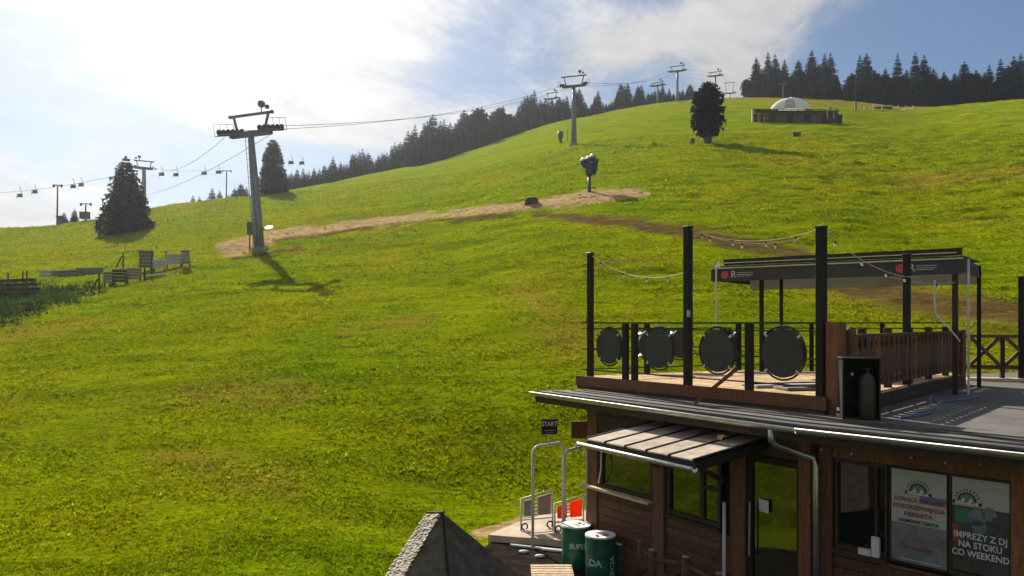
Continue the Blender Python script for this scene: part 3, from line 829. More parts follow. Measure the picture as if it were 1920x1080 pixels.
# ------------------------------------------------------------------ roof terrace
DZ = 3.55
D0 = Vector((1.33, 15.75, 0)); D1 = Vector((4.42, 11.22, 0)); F0 = Vector((4.70, 11.2, 0)); F1 = Vector((9.24, 16.5, 0)); D3 = Vector((5.2, 17.8, 0))
DD = (D1 - D0).normalized(); DN = Vector((-DD.y, DD.x, 0))
def clip(poly, p, n):
    res = []
    for i in range(len(poly)):
        a, b = poly[i], poly[(i + 1) % len(poly)]
        da, db = (a - p).dot(n), (b - p).dot(n)
        if da >= 0: res.append(a)
        if (da >= 0) != (db >= 0): res.append(a + (b - a) * (da / (da - db)))
    return res
def build_deck():
    t = thing('roof_terrace', (4, 14, GZ), 'raised wooden deck with brown fascia boards standing on the flat roof', 'deck')
    poly = [D0, D1, F0 + (F1 - F0) * 0.0, F1, D3]
    w = 0.145; k = 0
    v = -0.02
    while v < 7.2:
        pl = clip(clip(poly, D0 + DN * v, DN), D0 + DN * (v + w - 0.012), -DN)
        if len(pl) >= 3:
            dz = rng.uniform(-0.003, 0.003)
            MB().prism([(p.x, p.y) for p in pl], DZ - 0.028 + dz, DZ + dz).build('board', 'deckwood' if rng.random() > 0.2 else 'palewood', t)
        v += w; k += 1
    # fascia boards and base
    MB().box((D0 + D1) / 2 - DN * 0.045 + UP * (DZ - 0.085), ((D1 - D0).length + 0.06, 0.05, 0.19), (DD, DN, UP)).build('fascia_board', 'redbrown', t)
    MB().box((D0 + D1) / 2 - DN * 0.03 + UP * ((DZ - 0.185 + GZ + 0.078) / 2), ((D1 - D0).length, 0.05, DZ - 0.185 - GZ - 0.078), (DD, DN, UP)).build('base_board', 'darkwood', t)
    d = (F1 - F0).normalized(); nn = Vector((d.y, -d.x, 0))
    MB().box((F0 + F1) / 2 + nn * 0.04 + UP * (DZ - 0.12), ((F1 - F0).length, 0.05, 0.20), (d, nn, UP)).build('fascia_board', 'darkwood', t)
    pl = inset(poly, 0.10)
    MB().prism([(p.x, p.y) for p in pl], GZ + 0.08, DZ - 0.032).build('joists', 'darkwood', t)
    return t
build_deck()
DLEN = (D1 - D0).length
def on_deck(px):   # point on the front edge line of the deck at a photo column
    u = (px - CX) / F; c = DN.dot(D0 + DN * 0.06)
    Y = c / (DN.x * u + DN.y); return Vector((u * Y, Y, 0))
def tall_post(px, ytop, label, base=None, w=0.12, z0=None, mat='black'):
    p = base or on_deck(px); z0 = DZ if z0 is None else z0
    z1 = EZ + (HY - ytop) / F * p.y
    t = thing('light_post', (p.x, p.y, z0), label, 'post', 'tall black posts of the roof terrace')
    bevel(MB().box(p + UP * (z0 + z1) / 2, (w, w, z1 - z0), (DD, DN, UP)).build('post', mat, t), 0.008)
    bevel(MB().box(p + UP * (z1 + 0.012), (w + 0.012, w + 0.012, 0.024), (DD, DN, UP)).build('cap', 'blackmetal', t), 0.004)
    return t
tall_post(1107, 476, 'tall black post at the far left corner of the roof terrace', w=0.105)
tall_post(1290, 427, 'tallest black post, second from the left on the roof terrace')
tall_post(1540, 427, 'tall black post beside the brown corner post of the terrace')
def disc_panel(t, c, d, n, r):
    dsc = MB().disc(c, n, r, 0.05, 30).build('disc', 'disc', t)
    MB().ring(c, n, r + 0.035, 0.016).build('ring', 'blackmetal', dsc)
    for a in (0.7, 2.4, 3.9, 5.5):   # clips between ring and disc
        v = d * math.cos(a) + UP * math.sin(a)
        MB().bar(c + v * (r - 0.01), c + v * (r + 0.05), 0.035, 0.06, n).build('clip', 'zinc', dsc)
def railing(name, a, b, posts, discs, label, z0=DZ, rails=(1.045, 0.93, 0.53, 0.13)):
    d = (b - a).normalized(); n = Vector((-d.y, d.x, 0)); L_ = (b - a).length
    t = thing('railing', (a.x, a.y, z0), label, 'railing', 'black railings with round discs')
    for k, h in enumerate(rails):
        MB().bar(a + UP * (z0 + h), b + UP * (z0 + h), 0.05 if k == 0 else 0.022, 0.028 if k == 0 else 0.022).build('rail', 'blackmetal', t)
    for s, w in posts:
        p = a + d * s
        MB().box(p + UP * (z0 + 0.515), (w, 0.09, 1.03), (d, n, UP)).build('post', 'black', t)
    for s, r, dn in discs:
        disc_panel(t, a + d * s - n * dn + UP * (z0 + 0.60), d, n, r)
    return t
fr0 = D0 + DN * 0.06
s_of = lambda px: (on_deck(px) - fr0).dot(DD)
railing('railing', fr0, D1 + DN * 0.06, [(s_of(1173), 0.10), (s_of(1190), 0.10), (s_of(1405), 0.11)],
        [(s_of(1145), 0.325, 0.03), (s_of(1238), 0.345, 0.03), (s_of(1348), 0.345, 0.03), (s_of(1470), 0.365, 0.03)], 'black terrace railing with four large dark discs facing the yard')
railing('railing', fr0 + DN * 0.1, D3 - DN * 0.05, [(1.5, 0.09), (2.6, 0.09), (4.0, 0.09)], [(1.55, 0.30, 0.03), (2.35, 0.30, 0.03), (3.6, 0.3, 0.03)], 'rear black railing with discs, partly hidden behind the front railing')
railing('railing', D3 - DN * 0.05, F1 + Vector((-0.2, 0, 0)), [(0.06, 0.09), (1.4, 0.09), (2.8, 0.09)], [(0.7, 0.3, 0.03)], 'far rear black railing under the dark awning')

# brown corner post block
def corner_post():
    p = D1 + DD * 0.06 + DN * 0.12
    t = thing('corner_post', (p.x, p.y, GZ + 0.08), 'broad red-brown timber corner post of the roof terrace', 'post')
    bevel(MB().box(p + UP * (GZ + 0.08 + (EZ - GZ - 0.08) / 2), (0.20, 0.20, EZ - GZ - 0.08), (DD, DN, UP)).build('post', 'redbrown', t), 0.01)
    q = p + Vector((0.19, 0.02, 0))
    bevel(MB().box(q + UP * (GZ + 0.08 + 0.60), (0.15, 0.12, 1.20), (DD, DN, UP)).build('side_board', 'brown', t), 0.01)
    MB().disc(q + UP * (EZ - 0.14), Vector((0.4, -1, 0)), 0.075, 0.10, 18).build('rounded_cap', 'brown', t)
corner_post()

# picket fence along the right-hand side of the deck
def picket_fence():
    a = F0 + Vector((0.12, 0.18, 0)); b = F1
    d = (b - a).normalized(); n = Vector((d.y, -d.x, 0)); L_ = (b - a).length
    t = thing('picket_fence', (a.x, a.y, GZ), 'brown picket fence with shaped boards along the terrace side', 'fence')
    zt, zb = DZ + 0.86, DZ + 0.10
    MB().bar(a + UP * zt, b + UP * zt, 0.09, 0.05).build('top_rail', 'brown', t)
    MB().bar(a + UP * (zt - 0.12) - n * 0.03, b + UP * (zt - 0.12) - n * 0.03, 0.04, 0.08).build('rail', 'brown', t)
    MB().bar(a + UP * (zb + 0.06) - n * 0.03, b + UP * (zb + 0.06) - n * 0.03, 0.04, 0.09).build('rail', 'brown', t)
    # picket outline: wide belly with waisted ends, so slots open between neighbours
    hw = [(0.0, 0.085), (0.06, 0.085), (0.10, 0.06), (0.17, 0.10), (0.24, 0.123), (0.50, 0.123), (0.57, 0.10), (0.64, 0.06), (0.70, 0.085), (0.78, 0.085)]
    outl = [(-w, z) for z, w in hw] + [(w, z) for z, w in reversed(hw)]
    o0 = Vector((0, 0, 0))
    pm = MB().slab([d * x + UP * z for x, z in outl], n, 0.022).mesh('picket', MT['brown'])
    pm2 = pm.copy(); pm2.materials.clear(); pm2.materials.append(MT['redbrown'])
    np_ = int(L_ / 0.262)
    for k in range(np_):
        p = a + d * (0.15 + k * 0.262) + n * 0.012 + UP * (zb - 0.015)
        o = bpy.data.objects.new('picket', pm if rng.random() < 0.75 else pm2); COL.objects.link(o); o.parent = t
        o.location = p - ORG[t.name]
    for k, s in enumerate((0.75, 2.05, 3.3, 4.6, 5.9, L_ - 0.05)):
        p = a + d * s - n * 0.08
        bevel(MB().box(p + UP * (GZ + 0.08 + (DZ + 0.97 - GZ - 0.08) / 2), (0.13, 0.10, DZ + 0.97 - GZ - 0.08), (d, n, UP)).build('post', 'darkwood', t), 0.008)
    bevel(MB().box(b + d * 0.12 - n * 0.02 + UP * (DZ + 0.30), (0.30, 0.16, 1.2), (d, n, UP)).build('end_post', 'brown', t), 0.01)
    return a, d, n
FA, FD, FN = picket_fence()
p = FA + FD * 2.35; p = Vector(((1700 - CX) / F * 13.6, 13.6, 0))
tall_post(1700, 478, 'tall black post rising from the picket fence', base=p, w=0.10, z0=GZ + 0.09)
p = Vector(((1915 - CX) / F * 17.6, 17.6, 0))
tall_post(1915, 520, 'black post at the right edge behind the crossed railing', base=p, w=0.10, z0=GZ + 0.09)

def cross_fence():
    a = Vector((10.15, 17.9, 0)); b = Vector((14.2, 16.9, 0)); d = (b - a).normalized(); n = Vector((d.y, -d.x, 0)); L_ = (b - a).length
    z0 = GZ + 0.08
    t = thing('crossed_railing', (a.x, a.y, z0), 'brown timber railing with crossed braces at the right edge of the roof', 'railing')
    zt, zb = 4.30, z0 + 0.30
    MB().bar(a + UP * zt, b + UP * zt, 0.09, 0.07).build('top_rail', 'brown', t)
    MB().bar(a + UP * zb, b + UP * zb, 0.07, 0.09).build('bottom_rail', 'brown', t)
    MB().bar(a + UP * (z0 + .03), b + UP * (z0 + .03), 0.30, 0.06).build('plinth', 'palewood', t)
    w = 0.70; k = 0; s = 0.10
    while s < L_ - w:
        p, q = a + d * s, a + d * (s + w - 0.14)
        MB().bar(p + UP * (zb + .05), q + UP * (zt - .04), 0.045, 0.075).build('brace', 'brown', t)
        MB().bar(p + n * 0.05 + UP * (zt - .04), q + n * 0.05 + UP * (zb + .05), 0.045, 0.075).build('brace', 'brown', t)
        MB().box(a + d * (s + w - 0.07) + UP * (z0 + (zt - z0) / 2), (0.09, 0.08, zt - z0), (d, n, UP)).build('post', 'darkwood', t)
        s += w
cross_fence()

# awning over the terrace
def awning():
    a = Vector(((1334 - CX) / F * 17.0, 17.0, 0)); b = Vector(((1806 - CX) / F * 14.2, 14.2, 0))
    d = (b - a).normalized(); n = Vector((-d.y, d.x, 0)); L_ = (b - a).length
    t = thing('awning', (a.x, a.y, DZ), 'dark flat awning with printed valance and red logos over the terrace', 'awning')
    zb, zm, zt = 5.47, 5.735, 5.745
    D_ = 2.3
    # roof cloth as a thin slab slightly rising to the back
    p = a + UP * (zt + 0.02) + n * 0.1
    MB().slab([p, p + d * L_, p + d * L_ + n * (D_ - .1) + UP * 0.04, p + n * (D_ - .1) + UP * 0.04], UP, 0.03).build('roof_cloth', 'charcoal', t)
    def hang(name, q0, q1, z0, z1, m, segs=26, amp=0.012):
        mb = MB(); dd = (q1 - q0); e = dd.normalized(); nn = Vector((e.y, -e.x, 0))
        for i in range(segs + 1):
            f = i / segs; w = nn * amp * math.sin(f * 23 + z0)
            mb.v += [q0 + dd * f + UP * z1, q0 + dd * f + w + UP * z0]
        for i in range(segs): mb.f.append((2 * i, 2 * i + 1, 2 * i + 3, 2 * i + 2))
        o = mb.build(name, m, t)
        so = o.modifiers.new('cloth_thickness', 'SOLIDIFY'); so.thickness = 0.006
        return o
    front = hang('valance', a, b, zb, zm, 'charcoal', amp=0.004)
    hang('valance', b, b + n * D_, zb + .02, zm, 'charcoal')
    hang('valance', a, a + n * D_, zb + .02, zm, 'charcoal')
    hang('back_valance', a + n * D_, b + n * D_, zb - .10, zm, 'sheer')
    MB().bar(a + UP * (zm + 0.012), b + UP * (zm + 0.012), 0.05, 0.026).build('front_bar', 'zinc', t)
    MB().bar(a + n * 0.02 + d * 0.28 + UP * (zm + 0.13), b + n * 0.02 - d * 0.02 + UP * (zm + 0.13), 0.10, 0.13).build('cassette', 'darkwood', t)
    MB().bar(a - n * 0.035 + d * 0.30 + UP * (zm + 0.115), b - n * 0.035 - d * 0.1 + UP * (zm + 0.115), 0.02, 0.018).build('guide_bar', 'zinc', t)
    e = a + d * 0.16 + UP * (zm + 0.03)
    MB().slab([e - d * 0.10, e + d * 0.04, e + d * 0.01 + UP * 0.15], -n, 0.02).build('end_bracket', 'white', t)
    # logos
    for s in (0.30, L_ - 1.02):
        c = a + d * s + UP * ((zb + zm) / 2) - n * 0.016
        MB().disc(c, -n, 0.082, 0.004, 20).build('logo_disc', 'red', t)
        text_mb('R', 0.20, c + d * 0.19 - UP * 0.06, d, UP, -n, depth=0.004, bold=0.003).build('logo_lettering', 'palegrey', t)
        for (o0, o1, zz) in ((0.26, 0.60, 0.035), (0.26, 0.60, -0.005), (0.26, 0.56, -0.035)):
            q = c + UP * zz - n * 0.003
            MB().bar(q + d * o0, q + d * o1, 0.003, 0.014).build('logo_strokes', 'palegrey', t)
    # legs
    def leg(q, z0, m, r): MB().box(Vector((q.x, q.y, (z0 + zm) / 2)), (r, r, zm - z0), (d, n, UP)).build('leg', m, t)
    leg(Vector(((1791 - CX) / F * 14.35, 14.35, 0)), GZ + .08, 'darkwood', 0.09)
    leg(Vector(((1816 - CX) / F * 14.25, 14.25, 0)), GZ + .08, 'greywhite', 0.035)
    leg(Vector(((1343 - CX) / F * 16.9, 16.9, 0)), DZ, 'greywhite', 0.03)
    q = a + n * (D_ - 0.05); leg(Vector(((1428 - CX) / F * 17.2, 17.2, 0)), DZ, 'black', 0.075)
    leg(Vector(((1465 - CX) / F * 17.8, 17.8, 0)), DZ, 'black', 0.06)
    leg(b + n * (D_ - 0.1), GZ + .08, 'black', 0.07)
    # loose cord hanging at the right
    MB().tube([P(1753, 525, 14.3), P(1752, 560, 14.3), P(1755, 590, 14.2), P(1782, 618, 14.0), P(1800, 640, 13.9)], 0.014, 6).build('cord', 'greywhite', t)
awning()

# string lights
def string_light(p, q, sag, nb, label, f0=0.0, f1=1.0):
    p, q = Vector(p), Vector(q)
    t = thing('string_light', tuple(p), label, 'string light', 'festoon lights on the roof terrace')
    pts = []
    for i in range(25):
        f = f0 + (f1 - f0) * i / 24
        pts.append(p + (q - p) * f - UP * sag * 4 * f * (1 - f))
    MB().tube(pts, 0.007, 5).build('wire', 'palewood', t)
    for k in range(nb):
        i = int((k + 0.7) / (nb + 0.3) * 24); c = pts[i]
        MB().tube([c, c - UP * 0.05], 0.010, 6).build('socket', 'black', t)
        MB().sphere(c - UP * 0.07, 0.021, 8, 6, (1, 1, 1.25)).build('bulb', 'bulb', t, True)
T1 = P(1107, 477, yA(1107) * 0 + on_deck(1107).y); T2 = P(1290, 428, on_deck(1290).y); T3 = P(1540, 428, on_deck(1540).y)
string_light(T1, P(1420, 380, 17), 0.55, 2, 'short upper string of bulbs leaving the far left terrace post', 0, 0.42)
string_light(T1, P(1286, 510, on_deck(1290).y), 0.24, 4, 'lower string of bulbs between the far left and the tallest post')
string_light(T2, T3, 0.20, 4, 'string of bulbs sagging between the tallest post and the corner post')
string_light(T2, P(1500, 447, 12.5), 0.16, 3, 'second, lower string of bulbs starting at the tallest post')
string_light(T3, P(1722, 520, 13.6), 0.18, 4, 'string of bulbs from the corner post down to the picket fence post')
string_light(P(1670, 520, 13.6), P(1790, 530, 14.3), 0.05, 2, 'short string of bulbs under the right end of the awning')

# cabinet with gas bottle, hose, boards lying on the deck, brace, cable
def roof_items():
    z0 = GZ + 0.079
    c = Vector(((1611 - CX) / F * 10.75, 10.75, 0)); c = c
    ax = (Vector((0.97, -0.24, 0)), Vector((0.24, 0.97, 0)), UP)
    t = thing('gas_cabinet', (c.x, c.y, z0), 'open black cabinet standing on the roof by the corner post', 'cabinet')
    w, dp, h = 0.47, 0.36, 0.80
    for sx in (-1, 1): MB().box(c + ax[0] * sx * (w / 2 - 0.01) + UP * (z0 + h / 2), (0.02, dp, h), ax).build('side_panel', 'black', t)
    MB().box(c + ax[1] * (dp / 2 - 0.01) + UP * (z0 + h / 2), (w - 0.045, 0.018, h), ax).build('back_panel', 'black', t)
    bevel(MB().box(c + UP * (z0 + h + 0.012), (w + 0.04, dp + 0.04, 0.024), ax).build('top_panel', 'blackmetal', t), 0.004)
    MB().box(c + ax[1] * 0.05 + UP * (z0 + 0.22), (w - 0.05, dp - 0.14, 0.016), ax).build('shelf', 'black', t)
    g = c + ax[0] * 0.09 - ax[1] * 0.08
    tg = thing('gas_bottle', (g.x, g.y, z0), 'dark green gas bottle standing in the open black cabinet', 'gas bottle')
    MB().lathe([(0.0, 0.0), (0.10, 0.0), (0.115, 0.03), (0.115, 0.50), (0.09, 0.58), (0.03, 0.62), (0.03, 0.66), (0, 0.66)], g + UP * z0, 20).build('bottle', 'gasgreen', tg, True)
    MB().ring(g + UP * (z0 + 0.67), UP, 0.05, 0.012, 16).build('collar', 'gasgreen', tg)
    MB().sphere(g - ax[0] * 0.20 + UP * (z0 + 0.60) - ax[1] * 0.05, 0.025, 8, 6).build('valve', 'zinc', tg)
    # small white can beside the corner post
    q = P(1574, 762, 10.9); q.z = z0
    tc_ = thing('paint_can', tuple(q), 'small white can with dark band at the foot of the corner post', 'can')
    MB().lathe([(0, 0), (0.035, 0), (0.035, 0.13), (0, 0.13)], q, 14).build('can', 'white', tc_, True)
    MB().lathe([(0.036, 0.05), (0.036, 0.09)], q, 14).build('band', 'inkdark', tc_, True)
    # blue hose coil
    q = Vector(((1702 - CX) / F * 12.0, 12.0, 0))
    th = thing('garden_hose', (q.x, q.y, z0), 'blue hose trailing along the foot of the picket fence', 'hose')
    pts = []
    for k in range(50):
        f = k / 49; base = Vector((5.05, 10.75, 0)) + Vector((0.652, 0.758, 0)) * f * 4.6 + Vector((0.758, -0.652, 0)) * (0.15 + 0.14 * math.sin(f * 9))
        pts.append(base + UP * (z0 + 0.02 + (0.13 * max(0, math.sin((f - 0.33) * 14)) if 0.33 < f < 0.55 else 0)))
    MB().tube(pts, 0.013, 6).build('hose', 'blue', th, True)
    # grey panels lying on the deck
    for k, (dx, dy, rz, lab, m) in enumerate(((0.0, 0.0, 0.3, 'upper pale grey mat lying flat on the terrace boards', 'palegrey'), (0.35, -0.55, 0.22, 'lower dark grey mat lying flat on the terrace near the railing', 'grey'))):
        c = Vector((4.55 + dx, 13.15 + dy, DZ + 0.03 + 0.0 * k))
        e = Vector((math.cos(rz), math.sin(rz), 0)); f = Vector((-e.y, e.x, 0))
        tp = thing('flat_mat', tuple(c), lab, 'mat', 'mats lying on the deck')
        bevel(MB().box(c, (1.5, 0.42, 0.045), (e, f, UP)).build('mat', m, tp), 0.006)
        MB().bar(c - e * 0.7 + UP * 0.032, c + e * 0.7 + UP * 0.032, 0.05, 0.018).build('batten', 'blackmetal', tp)
    # leaning wooden brace
    p, q = P(1393, 690, 12.15), P(1343, 762, 12.35)
    p = on_deck(1393) - DN * 0.12; p.z = EZ - (690 - HY) / F * p.y
    q = on_deck(1343) - DN * 0.50; q.z = z0 + 0.01
    tb = thing('leaning_brace', tuple(q), 'thin brown wooden stick leaning from the roof against the terrace railing', 'stick')
    MB().bar(p, q, 0.05, 0.06).build('stick', 'brown', tb)
    # hanging cable below the fascia
    a = on_deck(1513) - DN * 0.14
    pts = [P(1513, 742, a.y), P(1514, 762, a.y), P(1508, 778, a.y - .02), P(1497, 784, a.y - .1)]
    tk = thing('loose_cable', tuple(pts[0]), 'thin pale cable hanging from the terrace fascia to the roof edge', 'cable')
    MB().tube(pts, 0.008, 6).build('cable', 'greywhite', tk)
    tbx = thing('lamp_box', tuple(on_deck(1291)), 'small grey switch box fixed on the tallest terrace post', 'switch box')
    MB().box(P(1291, 588, on_deck(1290).y - 0.08), (0.05, 0.03, 0.11)).build('switch', 'palegrey', tbx)
roof_items()

# ------------------------------------------------------------------ kiosk roof in the foreground
def kiosk():
    T0 = P(802, 962, 9.25); T1_ = P(830, 962, 9.0)
    BLb = P(580, 1300, 8.05); BLf = P(612, 1300, 7.65); BC = P(868, 1330, 7.2); BR = P(1050, 1140, 9.3)
    zb = min(BLb.z, BLf.z, BC.z)
    for v in (BLb, BLf, BC): v.z = zb
    BR.z = max(BR.z, zb)
    BB = Vector((0.2, 11.2, zb)); BB2 = Vector((-1.9, 11.0, zb))
    t = thing('kiosk', (-0.7, 9.2, 0), 'small kiosk with steep dark pointed roof, shingled on its sunlit left side', 'kiosk')
    mb = MB()
    mb.add([T1_, BLf, BC], [(0, 1, 2)]); mb.add([T1_, BC, BR], [(0, 1, 2)]); mb.add([T1_, BR, BB], [(0, 1, 2)]); mb.add([T0, T1_, BB, BB2], [(0, 1, 2, 3)])
    rf = mb.build('roof', 'slate', t)
    MB().add([T0, BB2, BLb], [(0, 1, 2)]).add([T0, BLb, BLf, T1_], [(0, 1, 2, 3)]).build('roof_underlay', 'slate', rf)
    # hip batten
    nc = ((BC - T1_).cross(BR - BLf)).normalized()
    MB().bar(T1_ + Vector((0, -0.012, 0.005)), BC + Vector((0, -0.012, 0.005)), 0.03, 0.02, (0, -1, 0.3)).build('hip_batten', 'black', rf)
    MB().bar(T0 + UP * .008, T1_ + UP * .008, 0.06, 0.02).build('ridge_cap', 'slate', rf)
    # shingles on the lit strip: small overlapping pieces, sunlight put into their paler colour
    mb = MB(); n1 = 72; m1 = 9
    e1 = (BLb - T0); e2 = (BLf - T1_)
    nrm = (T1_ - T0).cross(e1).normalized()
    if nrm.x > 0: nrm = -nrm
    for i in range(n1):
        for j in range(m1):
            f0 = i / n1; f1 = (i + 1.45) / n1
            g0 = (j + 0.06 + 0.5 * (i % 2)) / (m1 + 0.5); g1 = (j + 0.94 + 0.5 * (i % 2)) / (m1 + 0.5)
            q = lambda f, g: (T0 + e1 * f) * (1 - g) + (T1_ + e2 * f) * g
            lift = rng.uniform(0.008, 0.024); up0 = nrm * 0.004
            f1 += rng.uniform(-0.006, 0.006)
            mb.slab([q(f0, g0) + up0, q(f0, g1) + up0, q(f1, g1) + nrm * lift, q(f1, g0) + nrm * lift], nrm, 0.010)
    o = mb.build('shingles', 'shingle', rf); tag(o, 'shingles given a paler, sunlit colour', kind='stuff')
    # walls below
    c = (BLb + BLf + BC + BR + BB + BB2) / 6
    wl = [c + (v - c) * 0.86 for v in (BLb, BLf, BC, Vector((BR.x, BR.y, zb)), BB, BB2)]
    MB().prism([(v.x, v.y) for v in wl], 0.0, zb - 0.02).build('wall', 'darkwood', t)
    pl = [(v.x, v.y) for v in (BLb, BLf, BC, Vector((BR.x, BR.y, zb)), BB, BB2)]
    MB().prism(pl, zb - 0.06, zb - 0.005).build('eaves_board', 'darkwood', t)
kiosk()

# ------------------------------------------------------------------ yard objects
def drum(px, py, Y, r, h, label, texts):
    c = P(px, py, Y); zt = c.z; z0 = 0.02
    h = zt - z0
    t = thing('steel_drum', (c.x, c.y, z0), label, 'drum', 'green steel drums')
    pr = [(0, 0), (r * .97, 0), (r, 0.015)]
    for f in (0.33, 0.66): pr += [(r, h * f - 0.03), (r * 1.025, h * f), (r, h * f + 0.03)]
    pr += [(r, h - 0.03), (r * 1.02, h - 0.015), (r * 1.02, h), (r * .96, h), (r * .95, h - 0.015)]
    base = Vector((c.x, c.y, z0))
    MB().lathe(pr, base, 32).build('drum_body', 'green', t, True)
    lid = MB().disc(base + UP * (h + 0.012), UP, r * 1.0, 0.03, 30).build('lid', 'white', t)
    for k in range(4):
        a = rng.uniform(0, 6.28)
        MB().disc(base + UP * (h + 0.032) + Vector((math.cos(a), math.sin(a), 0)) * r * rng.uniform(.2, .6), UP, r * rng.uniform(.15, .3), 0.006 + 0.003 * k, 14, r * 0.12).build('print_mark', ('palewood', 'grey', 'orange', 'palegrey')[k], lid)
    to = math.atan2(-c.y, -c.x)   # angle facing the camera
    for (txt, size, ang, z, vert) in texts:
        mb = text_mb(txt, size, (0, 0, 0), Vector((1, 0, 0)), Vector((0, 1, 0)), Vector((0, 0, 1)), bold=0.003)
        vs = []
        for v in mb.v:
            x, y = (v.x, v.y) if not vert else (-v.y, v.x)
            a = to + ang + x / (r * 1.03)
            vs.append(base + Vector((math.cos(a), math.sin(a), 0)) * r * 1.034 + UP * (z + y))
        mb.v = vs; mb.build('lettering', 'mint', t)
drum(1081, 985, 15.05, 0.275, 0.88, 'green drum with pale lid, farthest of the three', [('SUPER', 0.13, 0.15, 0.40, False)])
drum(1126, 1004, 14.35, 0.275, 0.88, 'green drum with a cluttered white lid, in front of the farthest drum', [('DA', 0.17, -0.35, 0.28, False), ('ERCJA', 0.15, 1.0, 0.25, True)])
drum(1168, 1016, 14.6, 0.24, 0.86, 'green drum beside the log fence, nearest the wall', [])

def log_fence():
    t0 = P(1203, 1014, 14.0)
    t = thing('log_fence', (t0.x, t0.y, 0), 'low log fence with pale sawn post tops in front of the wall', 'fence')
    pts = [(1203, 1014, 14.0), (1224, 1031, 13.6), (1287, 1044, 13.0), (1350, 1075, 12.3)]
    ps = []
    for (x, y, Y) in pts:
        q = P(x, y, Y); ps.append(q); r = 0.075
        MB().tube([Vector((q.x, q.y, 0.0)), Vector((q.x, q.y, q.z))], [r * 1.05, r], 14).build('log_post', 'brown', t, True)
        MB().disc(q + UP * 0.006, UP, r * 0.97, 0.012, 14).build('sawn_top', 'palewood', t)
    for a, b in zip(ps[:-1], ps[1:]):
        MB().tube([a - UP * 0.14, b - UP * 0.14], 0.045, 8).build('log_rail', 'brown', t, True)
        MB().tube([Vector((a.x, a.y, 0.15)), b - UP * 0.2], 0.03, 8).build('log_brace', 'brown', t, True)
        MB().tube([a - UP * 0.2, Vector((b.x, b.y, 0.15))], 0.03, 8).build('log_brace', 'brown', t, True)
log_fence()

def lift_gate(x0, x1, ytop0, ytop1, Y0, Y1, sign, label, lab2):
    a, b = P(x0, ytop0, Y0), P(x1, ytop1, Y1)
    t = thing('lift_gate', (a.x, a.y, 0.0), label, 'gate frame', 'tubular gate frames')
    d = (b - a).normalized()
    g = 0.02
    pts = [Vector((a.x, a.y, g)), Vector((a.x, a.y, a.z - 0.15)), Vector((a.x, a.y, a.z - 0.06)) + d * 0.02, a + d * 0.09, b - d * 0.09, Vector((b.x, b.y, b.z - 0.06)) - d * 0.02, Vector((b.x, b.y, b.z - 0.15)), Vector((b.x, b.y, g))]
    MB().tube(pts, 0.030, 8).build('frame_tube', 'greywhite', t, True)
    foot = Vector((a.x, a.y, g + 0.03))
    dd = Vector((d.x, d.y, 0)).normalized(); cr = Vector((0.93, -0.36, 0))
    MB().tube([foot - cr * 0.48, foot + cr * 0.62], 0.028, 8).build('foot_tube', 'greywhite', t)
    # sign on a short stem
    m = (a + b) / 2; sx, sy, sw, sh, mat = sign
    sc_ = P(sx, sy, m.y); e = Vector((0.97, 0.12, 0)).normalized(); nn = Vector((0.12, -0.97, 0)).normalized()
    MB().tube([m, Vector((sc_.x, sc_.y, sc_.z - sh / 2))], 0.020, 6).build('stem', 'greywhite', t)
    sg = MB().box(sc_, (sw, 0.03, sh), (e, nn, UP)).build('sign_board', mat, t)
    if lab2:
        text_mb(lab2, 0.13, sc_ + UP * 0.015 + nn * 0.018, e, UP, nn, bold=0.003, squash=0.85).build('lettering', 'inkwhite', sg)
        MB().box(sc_ - UP * 0.075 + nn * 0.017, (sw * .7, 0.004, 0.02), (e, nn, UP)).build('print_stripe', 'grey', sg)
        MB().box(sc_ - UP * 0.12 + nn * 0.017, (sw * .5, 0.004, 0.015), (e, nn, UP)).build('print_stripe', 'grey', sg)
lift_gate(999, 1056, 838, 829, 16.2, 16.5, (1030, 800, 0.33, 0.31, 'black'), 'grey tubular gate frame carrying a black sign, left of the pair', 'START')
lift_gate(1058, 1101, 846, 835, 15.9, 16.2, (1086, 806, 0.33, 0.34, 'brown'), 'grey tubular gate frame carrying a brown board, beside the house corner', None)

